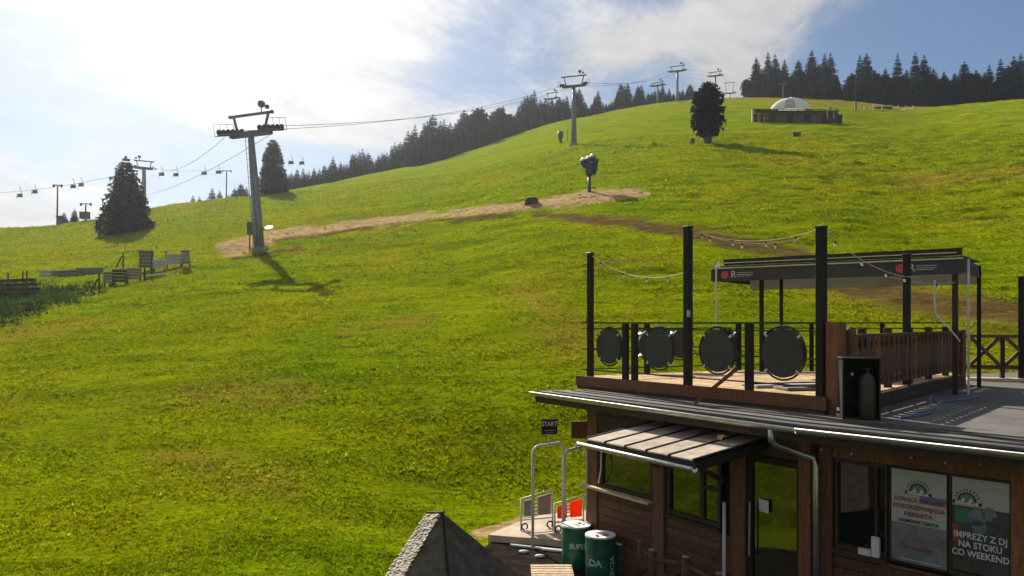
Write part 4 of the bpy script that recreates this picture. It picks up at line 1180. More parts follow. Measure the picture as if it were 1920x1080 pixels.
def barrier(x0, x1, y0, y1, Y, pad, label, slope):
    """steel barrier panel with padded squares and a wheel base"""
    a = P(x0, y1, Y); b = P(x1, y1 - slope * 0.5, Y + 0.25)
    h = (y1 - y0) / F * Y
    z0 = 0.162
    a.z = z0; b.z = z0
    d = (b - a).normalized(); n = Vector((d.y, -d.x, 0)); L_ = (b - a).length
    tilt = UP + d * 0.0
    t = thing('padded_barrier', tuple(a), label, 'barrier', 'padded steel barriers')
    m = pad
    zt0, zt1 = z0 + h * 0.82, z0 + h
    MB().tube([a, a + UP * (zt0 - z0), b + UP * (zt1 - z0), b], 0.022, 8).build('frame', 'greywhite', t, True)
    MB().bar(a + UP * 0.22, b + UP * 0.22, 0.03, 0.03).build('cross_bar', 'greywhite', t)
    for f0, f1 in ((0.08, 0.40), (0.52, 0.92)):
        p, q = a + d * L_ * f0, a + d * L_ * f1
        lo = 0.30; hi0 = (zt0 - z0) - 0.06 + (zt1 - zt0) * f0; hi1 = (zt0 - z0) - 0.06 + (zt1 - zt0) * f1
        bevel(MB().slab([p + UP * lo, q + UP * lo, q + UP * hi1, p + UP * hi0], n, 0.05).build('pad', m, t), 0.012)
    for k in range(4):
        MB().bar(a + d * L_ * 0.46 + UP * (0.32 + 0.08 * k) - d * .04, a + d * L_ * 0.46 + UP * (0.33 + 0.08 * k) + d * .04, 0.03, 0.025).build('spacer', 'palewood', t)
    for s in (0.1, 0.9):
        c = a + d * L_ * s + UP * 0.08 + n * 0.03
        MB().ring(c, n, 0.065, 0.018, 16).build('wheel', 'blackmetal', t)
        MB().bar(c - n * 0.25 - UP * 0.06, c + n * 0.22 - UP * 0.06, 0.03, 0.03).build('foot', 'greywhite', t)
barrier(977, 1036, 928, 1000, 17.1, 'grey', 'grey padded steel barrier standing on the pale paving', 26)
barrier(1040, 1094, 944, 1010, 16.9, 'orange', 'orange padded steel barrier beside the farthest green drum', 26)
# small pallet and clutter at the frame bottom
def pallet():
    c = P(1035, 1082, 14.3); c.z = 0.03
    t = thing('wooden_pallet', tuple(c), 'pale wooden pallet lying on the asphalt at the lower edge', 'pallet')
    for k in range(6):
        MB().box(c + Vector((0, -0.36 + 0.14 * k, 0.12)), (0.75, 0.10, 0.022)).build('slat', 'palewood', t)
    for k in range(3):
        MB().box(c + Vector((-0.3 + 0.3 * k, 0, 0.055)), (0.09, 0.8, 0.10)).build('bearer', 'palewood', t)
    for (x, y, Y, lab) in ((982, 1040, 15.9, 'small white stone on the asphalt under the gate frame'), (1012, 1043, 15.6, 'flat white stone on the asphalt beside the far drum'),):
        q = P(x, y, Y); q.z = 0.03
        st = thing('stone', tuple(q), lab, 'stone')
        MB().sphere(q + UP * 0.02, 0.07, 9, 6, (1.5, .8, .5)).build('stone', 'greywhite', st, True)
pallet()

# ------------------------------------------------------------------ trees
def spruce_mesh(name, seed, H_=10.0, rad=2.2, levels=26, nb=11, power=0.85, skirt=0.06, droop=0.45, oval=False, ragged=0.25):
    """crown of drooping branch sprays; unit tree of height H_ with base at the origin"""
    rr = random.Random(seed); V = []; Fc = []
    def tri(a, b, c):
        n = len(V); V.extend((a, b, c)); Fc.append((n, n + 1, n + 2))
    for i in range(levels):
        f = (i + rr.uniform(-.3, .3)) / levels; f = min(max(f, 0.0), 0.985)
        z = H_ * (skirt + (1 - skirt) * f)
        if oval:
            prof_ = math.sqrt(max(0.0, 1 - (abs(f - 0.36) / (0.66 if f > 0.36 else 0.42)) ** 2.4))
            if f > 0.75: prof_ *= 1 - 0.30 * (f - 0.75) / 0.25
        else:
            prof_ = (1 - f) ** power * (0.78 + 0.22 * min(1, f / 0.12))
        rl = rad * max(prof_, 0.03)
        n = max(5, int(nb * (0.55 + 0.45 * prof_ * 1.1)))
        for k in range(n + n // 2):
            if rr.random() < 0.05: continue
            inner = k >= n
            a = 2 * math.pi * (k + rr.uniform(-.35, .35)) / n + i * 0.7
            ln = rl * (rr.uniform(.45, .75) if inner else rr.uniform(1 - ragged, 1 + ragged * 0.55))
            e = Vector((math.cos(a), math.sin(a), 0)); sd = Vector((-e.y, e.x, 0))
            rise = 0.30 * (1 if f > 0.55 else 0.4)
            p0 = Vector((0, 0, z)); dr = droop * (1 - f * 0.7)
            spine = [p0 + e * ln * q + UP * ln * (rise * q - dr * q * q) for q in (0.0, 0.35, 0.7, 1.0)]
            wv = max(0.16 * H_ / 10, ln * 0.42)
            for j in range(3):
                s0, s1 = spine[j], spine[j + 1]
                w0 = wv * (0.55, 1.0, 0.75)[j]
                for sg in (-1, 1):
                    m_ = (s0 + s1) / 2
                    tip = m_ + sd * sg * w0 * rr.uniform(.7, 1.25) + e * ln * 0.16 - UP * w0 * rr.uniform(.25, .6)
                    tri(s0, s1 + e * ln * 0.03, tip)
                    tip2 = s1 + sd * sg * w0 * rr.uniform(.3, .7) - UP * w0 * rr.uniform(.5, 1.25)
                    tri(s0 * 0.3 + s1 * 0.7, s1, tip2)
            tri(spine[3] + sd * wv * .22, spine[3] - sd * wv * .22, spine[3] + e * ln * 0.14 - UP * ln * .02)
    # leader
    for k in range(5):
        a = 2 * math.pi * k / 5; e = Vector((math.cos(a), math.sin(a), 0)) * 0.012 * H_
        tri(Vector((0, 0, H_ * .955)) + e, Vector((0, 0, H_ * .955)) - e, Vector((0, 0, H_ * 1.01)))
    me = bpy.data.meshes.new(name); me.from_pydata([tuple(v) for v in V], [], Fc); me.update()
    return me
def trunk_mesh(H_, r, seed=1, limbs=0):
    mb = MB().tube([(0, 0, -0.4), (0, 0, 0), (0.03, 0.02, H_ * .3), (0, 0, H_ * .65), (0, 0, H_ * .96)], [r * 1.35, r * 1.1, r * .8, r * .45, r * .08], 9)
    rr = random.Random(seed)
    for k in range(limbs):
        a = rr.uniform(0, 6.28); z = H_ * rr.uniform(.08, .7); l = H_ * 0.16
        mb.tube([(0, 0, z), (math.cos(a) * l * .5, math.sin(a) * l * .5, z + l * .1), (math.cos(a) * l, math.sin(a) * l, z - l * .05)], [r * .25, r * .14, r * .04], 5)
    return mb.mesh('trunk', MT['bark'])
def with_mat(me, m): me.materials.clear(); me.materials.append(MT[m]); return me
SPR = [with_mat(spruce_mesh('crown', s, 10, rd, lv, nb, pw), 'needle') for s, rd, lv, nb, pw in
       ((11, 2.2, 30, 12, .66), (12, 1.8, 32, 11, .60), (13, 2.6, 28, 13, .70), (14, 2.1, 31, 12, .74), (15, 2.4, 27, 13, .56))]
DEC = [with_mat(spruce_mesh('crown', s, 10, 2.7, 20, 13, .5, skirt=.12, droop=.15, oval=True, ragged=.35), 'leaf') for s in (31, 32)]
TRK = trunk_mesh(10, 0.16, 1, 6)
def tree(name, base, h, wid, crown, label, cat='tree', group=None, trunk=None, rot=None):
    t = thing(name, tuple(base), label, cat, group)
    t.rotation_euler = (0, 0, rng.uniform(0, 6.28) if rot is None else rot)
    k = h / 10.0; t.scale = (k * wid, k * wid, k)
    for nm, me in (('trunk', trunk or TRK), ('crown', crown)):
        o = bpy.data.objects.new(nm, me); COL.objects.link(o); o.parent = t
    return t
def solo_trees():
    b = hit(236, 437); h = (437 - 291) / F * b.y
    cm = with_mat(spruce_mesh('crown', 47, 10, 3.2, 40, 15, .70, skirt=.04, droop=.30, ragged=.24), 'needle_hazed')
    tree('spruce', b, h, 1.10, cm, 'bushy haze-tinted spruce standing alone on the left of the slope', rot=0.4)
    Y = 122.0; x = (512 - CX) / F * Y; z = tz(x, Y); h = (605 - 261) / F * Y + EZ - z
    cm = with_mat(spruce_mesh('crown', 42, 10, 2.6, 36, 15, .45, skirt=.0, droop=.30, ragged=.16), 'needle_hazed')
    tree('spruce', Vector((x, Y, z)), h, 1.08, cm, 'dense dark conifer right behind the nearest lift pylon', rot=1.2)
    b = hit(1327, 268); h = (268 - 154) / F * b.y
    cm = with_mat(spruce_mesh('crown', 43, 10, 2.45, 32, 14, .5, skirt=.13, droop=.18, oval=True, ragged=.36), 'needle')
    tr = trunk_mesh(10, 0.62, 5, 10)
    tree('conifer', b, h, 1.0, cm, 'stout rounded dark conifer alone on the upper slope', trunk=tr, rot=0.2)
    sb = hit(1298, 271)
    t = thing('tree_stump', tuple(sb), 'short dark stump to the left of the rounded conifer', 'stump')
    MB().tube([sb - UP * .2, sb + UP * .35, sb + UP * 0.75], [.36, .32, .30], 10).build('stump', 'bark', t, True)
solo_trees()
ORD = ['first', 'second', 'third', 'fourth', 'fifth', 'sixth', 'seventh', 'eighth', 'ninth', 'tenth', 'eleventh', 'twelfth', 'thirteenth', 'fourteenth', 'fifteenth', 'sixteenth', 'seventeenth', 'eighteenth', 'nineteenth', 'twentieth', 'twenty-first', 'twenty-second']
def rank(lst, x): return ORD[sorted(q[0] for q in lst).index(x)]
def forest():
    # right-hand clumps on the ridge: (x, ytop, dY)
    c1 = [(1418, 107, 3, .9), (1440, 97, 2, .8), (1453, 101, 8, .85), (1471, 111, 1, .85), (1497, 112, 3, .75), (1522, 93, 1, .95), (1546, 100, 2, .9), (1557, 98, 9, .85), (1485, 136, 9, 1), (1535, 120, 9, 1), (1430, 128, 9, 1), (1508, 134, 10, 1), (1460, 125, 13, 1.1), (1568, 140, 3, .8)]
    for k, (x, yt, dY, w) in enumerate(c1):
        Y = 262 + dY; X = (x - CX) / F * Y; z = tz(X, Y); h = EZ + (HY - yt) / F * Y - z
        tree('spruce', Vector((X, Y, z)), h, w * 1.22 * 15 / max(h, 8), SPR[k % 5], f'{rank(c1, x)} spruce from the left in the skyline clump behind the white dome', group='spruces of the ridge clump behind the white dome')
    Y = 262; X = (1400 - CX) / F * Y; z = tz(X, Y)
    tree('broadleaf_tree', Vector((X, Y, z)), EZ + (HY - 148) / F * Y - z, 1.0, DEC[0], 'low round tree at the left foot of the ridge spruce clump')
    c2 = [(1612, 102, 2, .9), (1625, 100, 7, .95), (1640, 131, 3, 1), (1660, 128, 5, 1), (1683, 99, 2, .9), (1700, 130, 8, 1.1), (1716, 98, 3, .7), (1733, 102, 5, .95), (1750, 128, 4, 1), (1770, 133, 8, 1), (1790, 137, 4, 1.1), (1808, 115, 6, .9), (1830, 131, 4, 1.1), (1846, 136, 8, 1.1), (1855, 121, 3, .9), (1876, 109, 5, .9), (1890, 122, 9, 1.1), (1901, 104, 3, .95), (1914, 99, 6, .9), (1930, 101, 3, .95), (1950, 108, 6, 1), (1975, 104, 4, 1)]
    c2t = list(c2)
    for i in range(24): c2.append((1596 + i * 16 + rng.uniform(-4, 4), 146 + rng.uniform(-10, 6), 1 + rng.uniform(0, 12), 1.35))
    for k, (x, yt, dY, w) in enumerate(c2):
        Y = np.interp(x, (1600, 1780, 1920), (258, 250, 243)) + dY; X = (x - CX) / F * Y; z = tz(X, Y); h = EZ + (HY - yt) / F * Y - z
        tree('spruce', Vector((X, Y, z)), h, w * 1.2 * 14 / max(h, 7), SPR[(k * 3 + 1) % 5], (f'{rank(c2t, x)} tall spruce from the left in the forest edge at the right skyline' if k < len(c2t) else 'shorter spruce filling the foot of the forest edge at the right skyline'), group='spruces of the right-hand forest edge')
    # wood behind the middle ridge: skyline of tops
    line = [(540, 338), (575, 330), (600, 318), (640, 299), (690, 287), (720, 268), (740, 255), (757, 246), (782, 229), (798, 226), (822, 221), (848, 220), (870, 222), (895, 212), (930, 200), (960, 205), (985, 184), (1010, 178), (1035, 176), (1060, 182), (1090, 178), (1130, 176), (1165, 170), (1200, 170), (1240, 166), (1280, 172), (1300, 176)]
    xs, ys = zip(*line); x = 536.0; k = 0
    peaks = {757, 782, 798, 822, 848, 930, 985, 1010, 1085, 1097, 1162}
    while x < 1292:
        yt = np.interp(x, xs, ys) + rng.choice((-14, -6, 0, 5, 10, 14)) + rng.uniform(-4, 4)
        for row in range(2):
            Ysil = np.interp((x - CX) / F, U_T, ys_t)
            Y = Ysil + 10 + row * 9 + rng.uniform(-4, 4); X = (x + row * 6 - CX) / F * Y; z = tz(X, Y)
            h = EZ + (HY - yt - (9 if row == 0 else 0) * rng.uniform(0, 1.5)) / F * Y - z
            h = max(h, 4.0)
            dec = 870 < x < 955 and rng.random() < .35
            cr = DEC[k % 2] if dec else SPR[k % 5]
            wd = (1.05 if not dec else 1.05) * rng.uniform(.8, 1.15)
            if x > 1000: wd *= 1.1
            nm, lab, grp = (('broadleaf_tree', 'round-crowned tree among the spruces behind the middle of the ridge', 'broadleaf trees of the wood behind the ridge') if dec else
                            ('spruce', 'dark spruce in the wood rising behind the middle of the ridge', 'spruces of the wood behind the ridge'))
            tree(nm, Vector((X, Y, z)), h, wd, cr, lab, group=grp); k += 1
        x += np.interp(x, (540, 760, 1000, 1290), (10, 13, 12, 13)) * rng.uniform(.8, 1.2)
    # low far bushes on the left skyline
    sk = ((300, 391, 150), (318, 388, 152), (335, 383, 150), (350, 380, 148), (362, 366, 150), (374, 368, 152), (388, 374, 150), (398, 352, 155), (412, 356, 150), (428, 364, 152), (440, 352, 150), (452, 344, 150), (462, 350, 152), (548, 352, 155), (140, 416, 125), (120, 412, 130))
    for (x, yt, Y) in sk:
        X = (x - CX) / F * Y; z = tz(X, Y); h = max(2.5, EZ + (HY - yt) / F * Y - z)
        tree('small_spruce', Vector((X, Y, z)), h, 1.5, SPR[(x // 7) % 5], f'{rank(sk, x)} small spruce from the left peeping over the left skyline', group='small spruces on the left skyline')
forest()

# ------------------------------------------------------------------ chairlift
def pylon(base, h, ldir, grad, label, scale=1.0, fw=3.6, r0=0.42, r1=0.27, lean=Vector((0, 0, 0)), detail=True, group='pylons of the near chairlift', mat='steel', lamp=True):
    t = thing('lift_pylon', tuple(base), label, 'pylon', group)
    ld_ = Vector((ldir[0], ldir[1], 0)).normalized(); pr = Vector((ld_.y, -ld_.x, 0))
    al = (ld_ + UP * grad).normalized(); upn = pr.cross(al).normalized()
    if upn.z < 0: upn = -upn
    hp = h * 0.84
    top = base + UP * hp + lean
    MB().tube([base - UP * 0.3, base + (top - base) * .33, base + (top - base) * .66, top], [r0, r0 * .86, (r0 + r1) * .48, r1], 14).build('pole', mat, t, True)
    MB().tube([base - UP * .2, base + UP * .25], [r0 * 1.7, r0 * 1.6], 14).build('footing', 'concrete', t)
    sd = 'steeldark'
    MB().bar(top - pr * fw / 2 + UP * .18 * scale, top + pr * fw / 2 + UP * .18 * scale, .34 * scale, .36 * scale).build('crossarm', sd, t)
    z1 = h - hp
    for s in (-1, 1):
        MB().bar(top + pr * s * fw * .33 + UP * .3 * scale, top + pr * s * fw * .43 + UP * (z1 - .05), .13 * scale, .13 * scale, ld_).build('frame_arm', sd, t)
        c = top + pr * s * fw / 2 + UP * .30 * scale
        bl = 1.25 * scale
        b = MB().bar(c - al * bl, c + al * bl, .16 * scale, .20 * scale, upn).build('sheave_beam', sd, t)
        MB().bar(c - al * bl * .8 + pr * s * .42 * scale - upn * .05, c + al * bl * .8 + pr * s * .42 * scale - upn * .05, .30 * scale, .05 * scale, upn).build('catwalk', sd, b)
        if detail:
            for k in range(6):
                w = c + al * bl * (-.92 + k * .368) + upn * .18 * scale
                MB().disc(w, pr, .20 * scale, .10 * scale, 12).build('sheave', 'blackmetal', b)
            for k in range(4):
                w = c + al * bl * (-.8 + k * .53) + pr * s * .55 * scale
                MB().tube([w, w + upn * .75 * scale], .018, 4).build('guard_post', sd, b)
            MB().tube([c + al * bl * -.8 + pr * s * .55 * scale + upn * .75 * scale, c + al * bl * .8 + pr * s * .55 * scale + upn * .75 * scale], .018, 4).build('guard_rail', sd, b)
    MB().bar(top - pr * fw * .52 + UP * z1, top + pr * fw * .52 + UP * z1, .15 * scale, .16 * scale).build('lifting_beam', sd, t)
    for s in (-1, 1): MB().box(top + pr * s * fw * .52 + UP * z1, (.2 * scale,) * 3).build('beam_end', sd, t)
    if lamp:
        q = top + pr * fw * .26 + UP * (z1 + .1)
        l = MB().tube([q, q + UP * .35 * scale], .04 * scale, 6).build('lamp_stem', sd, t)
        MB().disc(q + UP * .55 * scale, Vector((-.3, -1, -.3)), .25 * scale, .18 * scale, 12).build('floodlight', sd, t)
        MB().disc(q + pr * .5 * scale + UP * .30 * scale, Vector((.3, -1, -.2)), .16 * scale, .14 * scale, 10).build('floodlight', sd, t)
    if detail:
        off = -ld_ * (r0 * .75 + .12)
        mb = MB()
        for s in (-1, 1): mb.tube([base + off * 1.1 + pr * s * .2 + UP * .5, top + off * .9 + pr * s * .2], .022, 4)
        for k in range(int(hp / .45)): 
            f = (k + 1.2) * .45 / hp
            if f < .98: mb.tube([base + (top - base) * f + off - pr * .2, base + (top - base) * f + off + pr * .2], .016, 4)
        mb.build('ladder', sd, t)
    return top, pr, c
def chairlift():
    b1 = hit(487, 471); b2 = hit(1076, 273)
    sc1 = b1.y / 56.0
    h1 = (471 - 215) / F * b1.y; h2 = (273 - 143) / F * b2.y
    ridge = []
    Y3 = 236.0; b3 = Vector(((1270 - CX) / F * Y3, Y3, 0)); b3.z = tz(b3.x, b3.y)
    Y4 = 262.0; b4 = Vector(((1341 - CX) / F * Y4, Y4, 0)); b4.z = tz(b4.x, b4.y)
    Y5 = 330.0; b5 = Vector(((1368 - CX) / F * Y5, Y5, 0)); b5.z = tz(b5.x, b5.y)
    top3 = EZ + (HY - 124) / F * Y3; top4 = EZ + (HY - 135) / F * Y4; top5 = EZ + (HY - 155) / F * Y5
    L12 = b2 - b1
    g12 = (L12.z + h2 - h1) / Vector((L12.x, L12.y, 0)).length
    t1, p1, _ = pylon(b1, h1, (L12.x, L12.y), .25, 'nearest chairlift pylon, tall grey tube with crossarm left of centre', 1.0 * sc1, 3.6 * sc1, .38 * sc1, .21 * sc1, Vector((-.62, 0, 0)) * sc1)
    t2, p2, _ = pylon(b2, h2, (b3 - b2).to_2d(), .30, 'second chairlift pylon standing on the open upper slope', 1.0, 3.7, .48, .25)
    t3, p3, _ = pylon(b3, top3 - b3.z, (b4 - b2).to_2d(), .15, 'third chairlift pylon, tall on the skyline left of the rounded conifer', 1.25, 4.3, .42, .34, detail=False)
    t4, p4, _ = pylon(b4, top4 - b4.z, (b5 - b3).to_2d(), .1, 'fourth chairlift pylon behind the top of the rounded conifer', 1.2, 3.8, .36, .3, detail=False)
    t5, p5, _ = pylon(b5, top5 - b5.z, (b5 - b4).to_2d(), .0, 'smallest chairlift pylon, last on the skyline before the spruces', 1.2, 3.9, .32, .28, detail=False, lamp=False)
    for x, yt, Y, lab in ((1035, 174, 242, 'lattice-topped pylon among the treetops left of the second pylon'), (1233, 155, 250, 'pylon head above the treetops left of the third pylon')):
        b = Vector(((x - CX) / F * Y, Y, 0)); b.z = tz(b.x, b.y)
        pylon(b, EZ + (HY - yt) / F * Y - b.z, (.5, .85), .1, lab, 1.2, 3.6, .35, .28, detail=False, group='pylons of the lift behind the ridge')
    # far pylon beside the left spruce
    Y0 = 128.0; b0 = Vector(((270 - CX) / F * Y0, Y0, 0)); b0.z = tz(b0.x, b0.y)
    t0, p0, _ = pylon(b0, EZ + (HY - 302) / F * Y0 - b0.z, (b1 - b0).to_2d(), -.05, 'far pylon half hidden by the bushy spruce on the left', 1.0, 2.6, .38, .28, detail=False, group='pylons of the far lift')
    def cable(a, b, sag, r, label, grp='haul ropes of the chairlift'):
        t = thing('haul_rope', tuple(a), label, 'cable', grp)
        MB().tube([a + (b - a) * (i / 24) - UP * sag * 4 * (i / 24) * (1 - i / 24) for i in range(25)], r, 5).build('rope', 'steeldark', t)
    def ends(t, p, fw, sc): return [t + p * s * fw / 2 + UP * (.55 * sc) for s in (-1, 1)]
    E1, E2, E3, E4, E5 = ends(t1, p1, 3.6 * sc1, sc1), ends(t2, p2, 3.7, 1), ends(t3, p3, 4.3, 1.2), ends(t4, p4, 3.8, 1.2), ends(t5, p5, 3.9, 1.2)
    for k, sd in enumerate(('left', 'right')):
        cable(E1[k], E2[k], 1.4, .020, f'{sd} lift rope between the nearest and the second pylon')
        cable(E2[k], E3[k], 1.6, .030, f'{sd} lift rope between the second and the third pylon')
        cable(E3[k], E4[k], .2, .030, f'{sd} lift rope between the third and the fourth pylon')
        cable(E4[k], E5[k], .3, .030, f'{sd} lift rope between the fourth and the last pylon')
    E0 = ends(t0, p0, 2.6, 1)
    cable(E1[0], E0[0], 1.6, .020, 'lift rope from the nearest pylon to the far pylon by the spruce')
    cable(E1[1] - UP * .6, P(262, 368, Y0), 0.8, .020, 'steep rope from the nearest pylon down behind the bushy spruce')
    far = P(-60, 364, 150)
    cable(E0[0], far, 1.0, .03, 'lift rope carrying chairs to the left edge', 'ropes of the far lift')
    ft = P(440, 308, 170)
    cable(E0[1], ft, 1.2, .022, 'faint lift rope behind the nearest pylon', 'ropes of the far lift')
    def chair(x, ytop, yseat, Y, lab):
        a = P(x, ytop, Y); b = P(x, yseat, Y); k = Y / 130
        t = thing('lift_chair', tuple(b), lab, 'chair', 'chairs of the far lift')
        MB().tube([a, a + (b - a) * .5 + Vector((.25, 0, 0)), b + Vector((.25, 0, .1))], .045, 5).build('hanger', 'steeldark', t)
        MB().box(b, (.85 * k, .45, .10)).build('seat', 'steeldark', t)
        MB().box(b + Vector((-.1, .25, .32)), (.8 * k, .07, .55)).build('backrest', 'steeldark', t)
        MB().tube([b + Vector((.35 * k, -.2, .4)), b + Vector((-.35 * k, -.3, .4)), b + Vector((-.35 * k, -.3, -.5))], .03, 4).build('safety_bar', 'steeldark', t)
    for (x, y0, y1, Y, lab) in ((37, 350, 369, 140, 'dark lift chair nearest the left edge of the picture'), (65, 346, 362, 142, 'second lift chair from the left edge'), (137, 334, 352, 142, 'third lift chair from the left, beyond the thin T-shaped pole'), (152, 332, 349, 142, 'fourth lift chair from the left, just before the spruce'),
                                (303, 312, 329, 142, 'lift chair next right of the far pylon'), (330, 311, 330, 146, 'second lift chair right of the far pylon'), (383, 310, 327, 150, 'third lift chair right of the far pylon'), (410, 309, 325, 152, 'lift chair closest to the nearest pylon'),
                                (546, 290, 307, 150, 'left of the two lift chairs right of the dark conifer'), (566, 294, 308, 152, 'right of the two lift chairs right of the dark conifer')):
        chair(x, y0, y1, Y, lab)
    def t_pole(x, yt, yb, Y, w, lab, box=False):
        b = P(x, yb, Y); a = P(x + 1, yt, Y); b.z = min(b.z, tz(b.x, b.y) + .1)
        t = thing('lift_pole', tuple(b), lab, 'pole', 'thin poles on the left skyline')
        MB().tube([b - UP * .3, a], [.13, .09], 8).build('pole', 'steeldark', t)
        MB().bar(a - Vector((w, 0, 0)), a + Vector((w, .2, 0)), .10, .12).build('crossbar', 'steeldark', t)
        for s in (-1, 1): MB().disc(a + Vector((w * s, 0, -.1)), (1, 0, 0), .22, .12, 10).build('pulley', 'steeldark', t)
        if box:
            q = P(x - 1, 404, Y); MB().box(q, (1.1, .9, 1.0)).build('control_box', 'steeldark', t)
    t_pole(107, 347, 417, 112, .55, 'thin T-shaped pole on the left skyline, left of the spruce')
    t_pole(160, 382, 411, 114, .7, 'short cross-shaped pole with a box just left of the spruce', True)
    t_pole(424, 320, 372, 140, .75, 'thin T-shaped pole on the skyline left of the nearest pylon')
    q = P(112, 414, 112); t = thing('control_hut', tuple(q), 'tiny dark hut on the skyline beside the thin pole', 'hut')
    bevel(MB().box(q, (.6, .6, 1.1)).build('hut_body', 'steeldark', t), .05); MB().box(q + UP * .6, (.8, .8, .12)).build('roof', 'steeldark', t)
    # boxes at the foot of the nearest pylon
    q = hit(463, 440) if False else b1 + Vector((-.75, .9, 0)); q.z = tz(q.x, q.y)
    t = thing('transformer_box', tuple(q), 'dark box cabinet at the foot of the nearest pylon', 'cabinet')
    bevel(MB().box(q + UP * (1.55 * sc1), (.85, .7, .95)).build('cabinet', 'steeldark', t), .04)
    for s in (-.3, .3): MB().box(q + Vector((s, 0, .5 * sc1)), (.09, .09, 1.3 * sc1)).build('leg', 'steeldark', t)
    q = b1 + Vector((.72, -.25, 1.62)) * sc1
    t = thing('tilted_plate', tuple(q), 'pale oval plate fixed to the right of the nearest pylon', 'plate')
    MB().disc(q, Vector((0, -.40, .92)), .42 * sc1, .07, 20, .26 * sc1).build('plate', 'white', t)  # plate tilted so its top catches the sun and shows bright
    MB().bar(q - Vector((.62, 0, .10)) * sc1, q - UP * .06, .07, .07).build('bracket', 'steeldark', t)
chairlift()

# ------------------------------------------------------------------ things on the slope
def snow_gun():
    b = hit(1105, 361); k = b.y / F
    t = thing('snow_gun', tuple(b), 'dark snow gun on a post with three bright heads, above the bare soil', 'snow gun')
    hp = (361 - 330) * k
    MB().tube([b - UP * .3, b + UP * hp], [7 * k * .5, 6 * k * .5], 12).build('post', 'steeldark', t, True)
    MB().lathe([(0, hp), (5 * k, hp), (8 * k, hp + 7 * k), (7.5 * k, hp + 20 * k), (8 * k, hp + 24 * k), (0, hp + 25 * k)], b, 16).build('cover', 'gunblue', t, True)
    bd = MB().tube([b + UP * (hp + 2 * k) + Vector((9 * k, 0, 0)), b + UP * (hp + 20 * k) + Vector((12 * k, 0, 0))], [3 * k, 4.5 * k], 10).build('side_pad', 'gunblue', t, True)
    for (dx, dz, r, m) in ((-12, 26, 6, 'chrome'), (-3, 29, 6.5, 'chrome'), (5, 33, 6.5, 'chrome'), (12, 27, 6, 'steeldark'), (-9, 20, 6, 'steeldark'), (10, 20, 6, 'steeldark')):
        c = b + Vector((dx * k, -2 * k, hp + dz * k))
        hd = MB().tube([c + Vector((0, 4 * k, -3 * k)), c + Vector((0, -3 * k, 2.0 * k))], [r * k * .7, r * k], 12).build('head', 'gunblue', t, True)
        if m == 'chrome': MB().sphere(c + Vector((0, -2 * k, 4.5 * k)), r * k * .52, 14, 10).build('reflector', 'chrome', hd, True)
    MB().tube([b + Vector((0, 0, hp + 33 * k)), b + Vector((2 * k, 0, hp + 40 * k))], .6 * k, 5).build('aerial', 'steeldark', t)
    # covered block on the soil
    b = hit(997, 384); k = b.y / F
    t = thing('boulder', tuple(b), 'dark brown block lying on the bare soil strip', 'boulder')
    mb = MB(); outl = [(-14, 0), (-13, 10), (-9, 15), (7, 16), (12, 12), (13, 0)]
    f = [b + Vector((x * k, -8 * k, y * k - .1)) for x, y in outl]; r = [b + Vector((x * k * .85, 9 * k, y * k * 1.02)) for x, y in outl]
    n = len(outl); mb.add(f + r, [tuple(range(n)), tuple(reversed(range(n, 2 * n)))] + [(i, i + n, (i + 1) % n + n, (i + 1) % n) for i in range(n)])
    bevel(mb.build('block', 'rock', t), 2 * k, 2)
    # dark snow lance with frame beside the second pylon
    b = hit(1051, 268); k = b.y / F
    t = thing('snow_lance', tuple(b), 'small dark hydrant cover with stand left of the second pylon', 'snow gun')
    MB().lathe([(0, 2 * k), (2.2 * k, 2 * k), (5 * k, 12 * k), (5.5 * k, 21 * k), (0, 23 * k)], b, 12).build('cover', 'steeldark', t, True)
    MB().tube([b - UP * .2, b + UP * 6 * k], 1.6 * k, 8).build('foot', 'steeldark', t)
    MB().tube([b + Vector((13 * k, 0, 0)), b + Vector((13 * k, 0, 26 * k))], .5 * k, 5).build('stake', 'steeldark', t)
    MB().tube([b + Vector((0, 0, 1 * k)), b + Vector((13 * k, 0, 1 * k))], .6 * k, 5).build('pipe', 'steeldark', t)
    b = hit(1493, 255); k = b.y / F
    t = thing('wooden_crate', tuple(b), 'small dark crate in the grass below the terrace hut', 'crate')
    bevel(MB().box(b + UP * 2.2 * k, (14 * k, 10 * k, 5 * k)).build('crate', 'hutwall', t), .05); MB().box(b + UP * 5.0 * k, (15 * k, 11 * k, .8 * k)).build('lid', 'darkwood', t)
    b = hit(1772, 196); k = b.y / F
    t = thing('snow_gun', tuple(b), 'tiny white-topped snow gun at the right-hand forest edge', 'snow gun')
    MB().tube([b - UP * .2, b + UP * 4 * k], .9 * k, 6).build('post', 'steeldark', t); MB().sphere(b + UP * 7 * k, 3.6 * k, 9, 6, (1, 1, 1.2)).build('hood', 'white', t, True)
    MB().sphere(b + UP * 6 * k + Vector((3 * k, 0, 0)), 2.6 * k, 8, 6).build('fan', 'redbrown', t, True)
snow_gun()
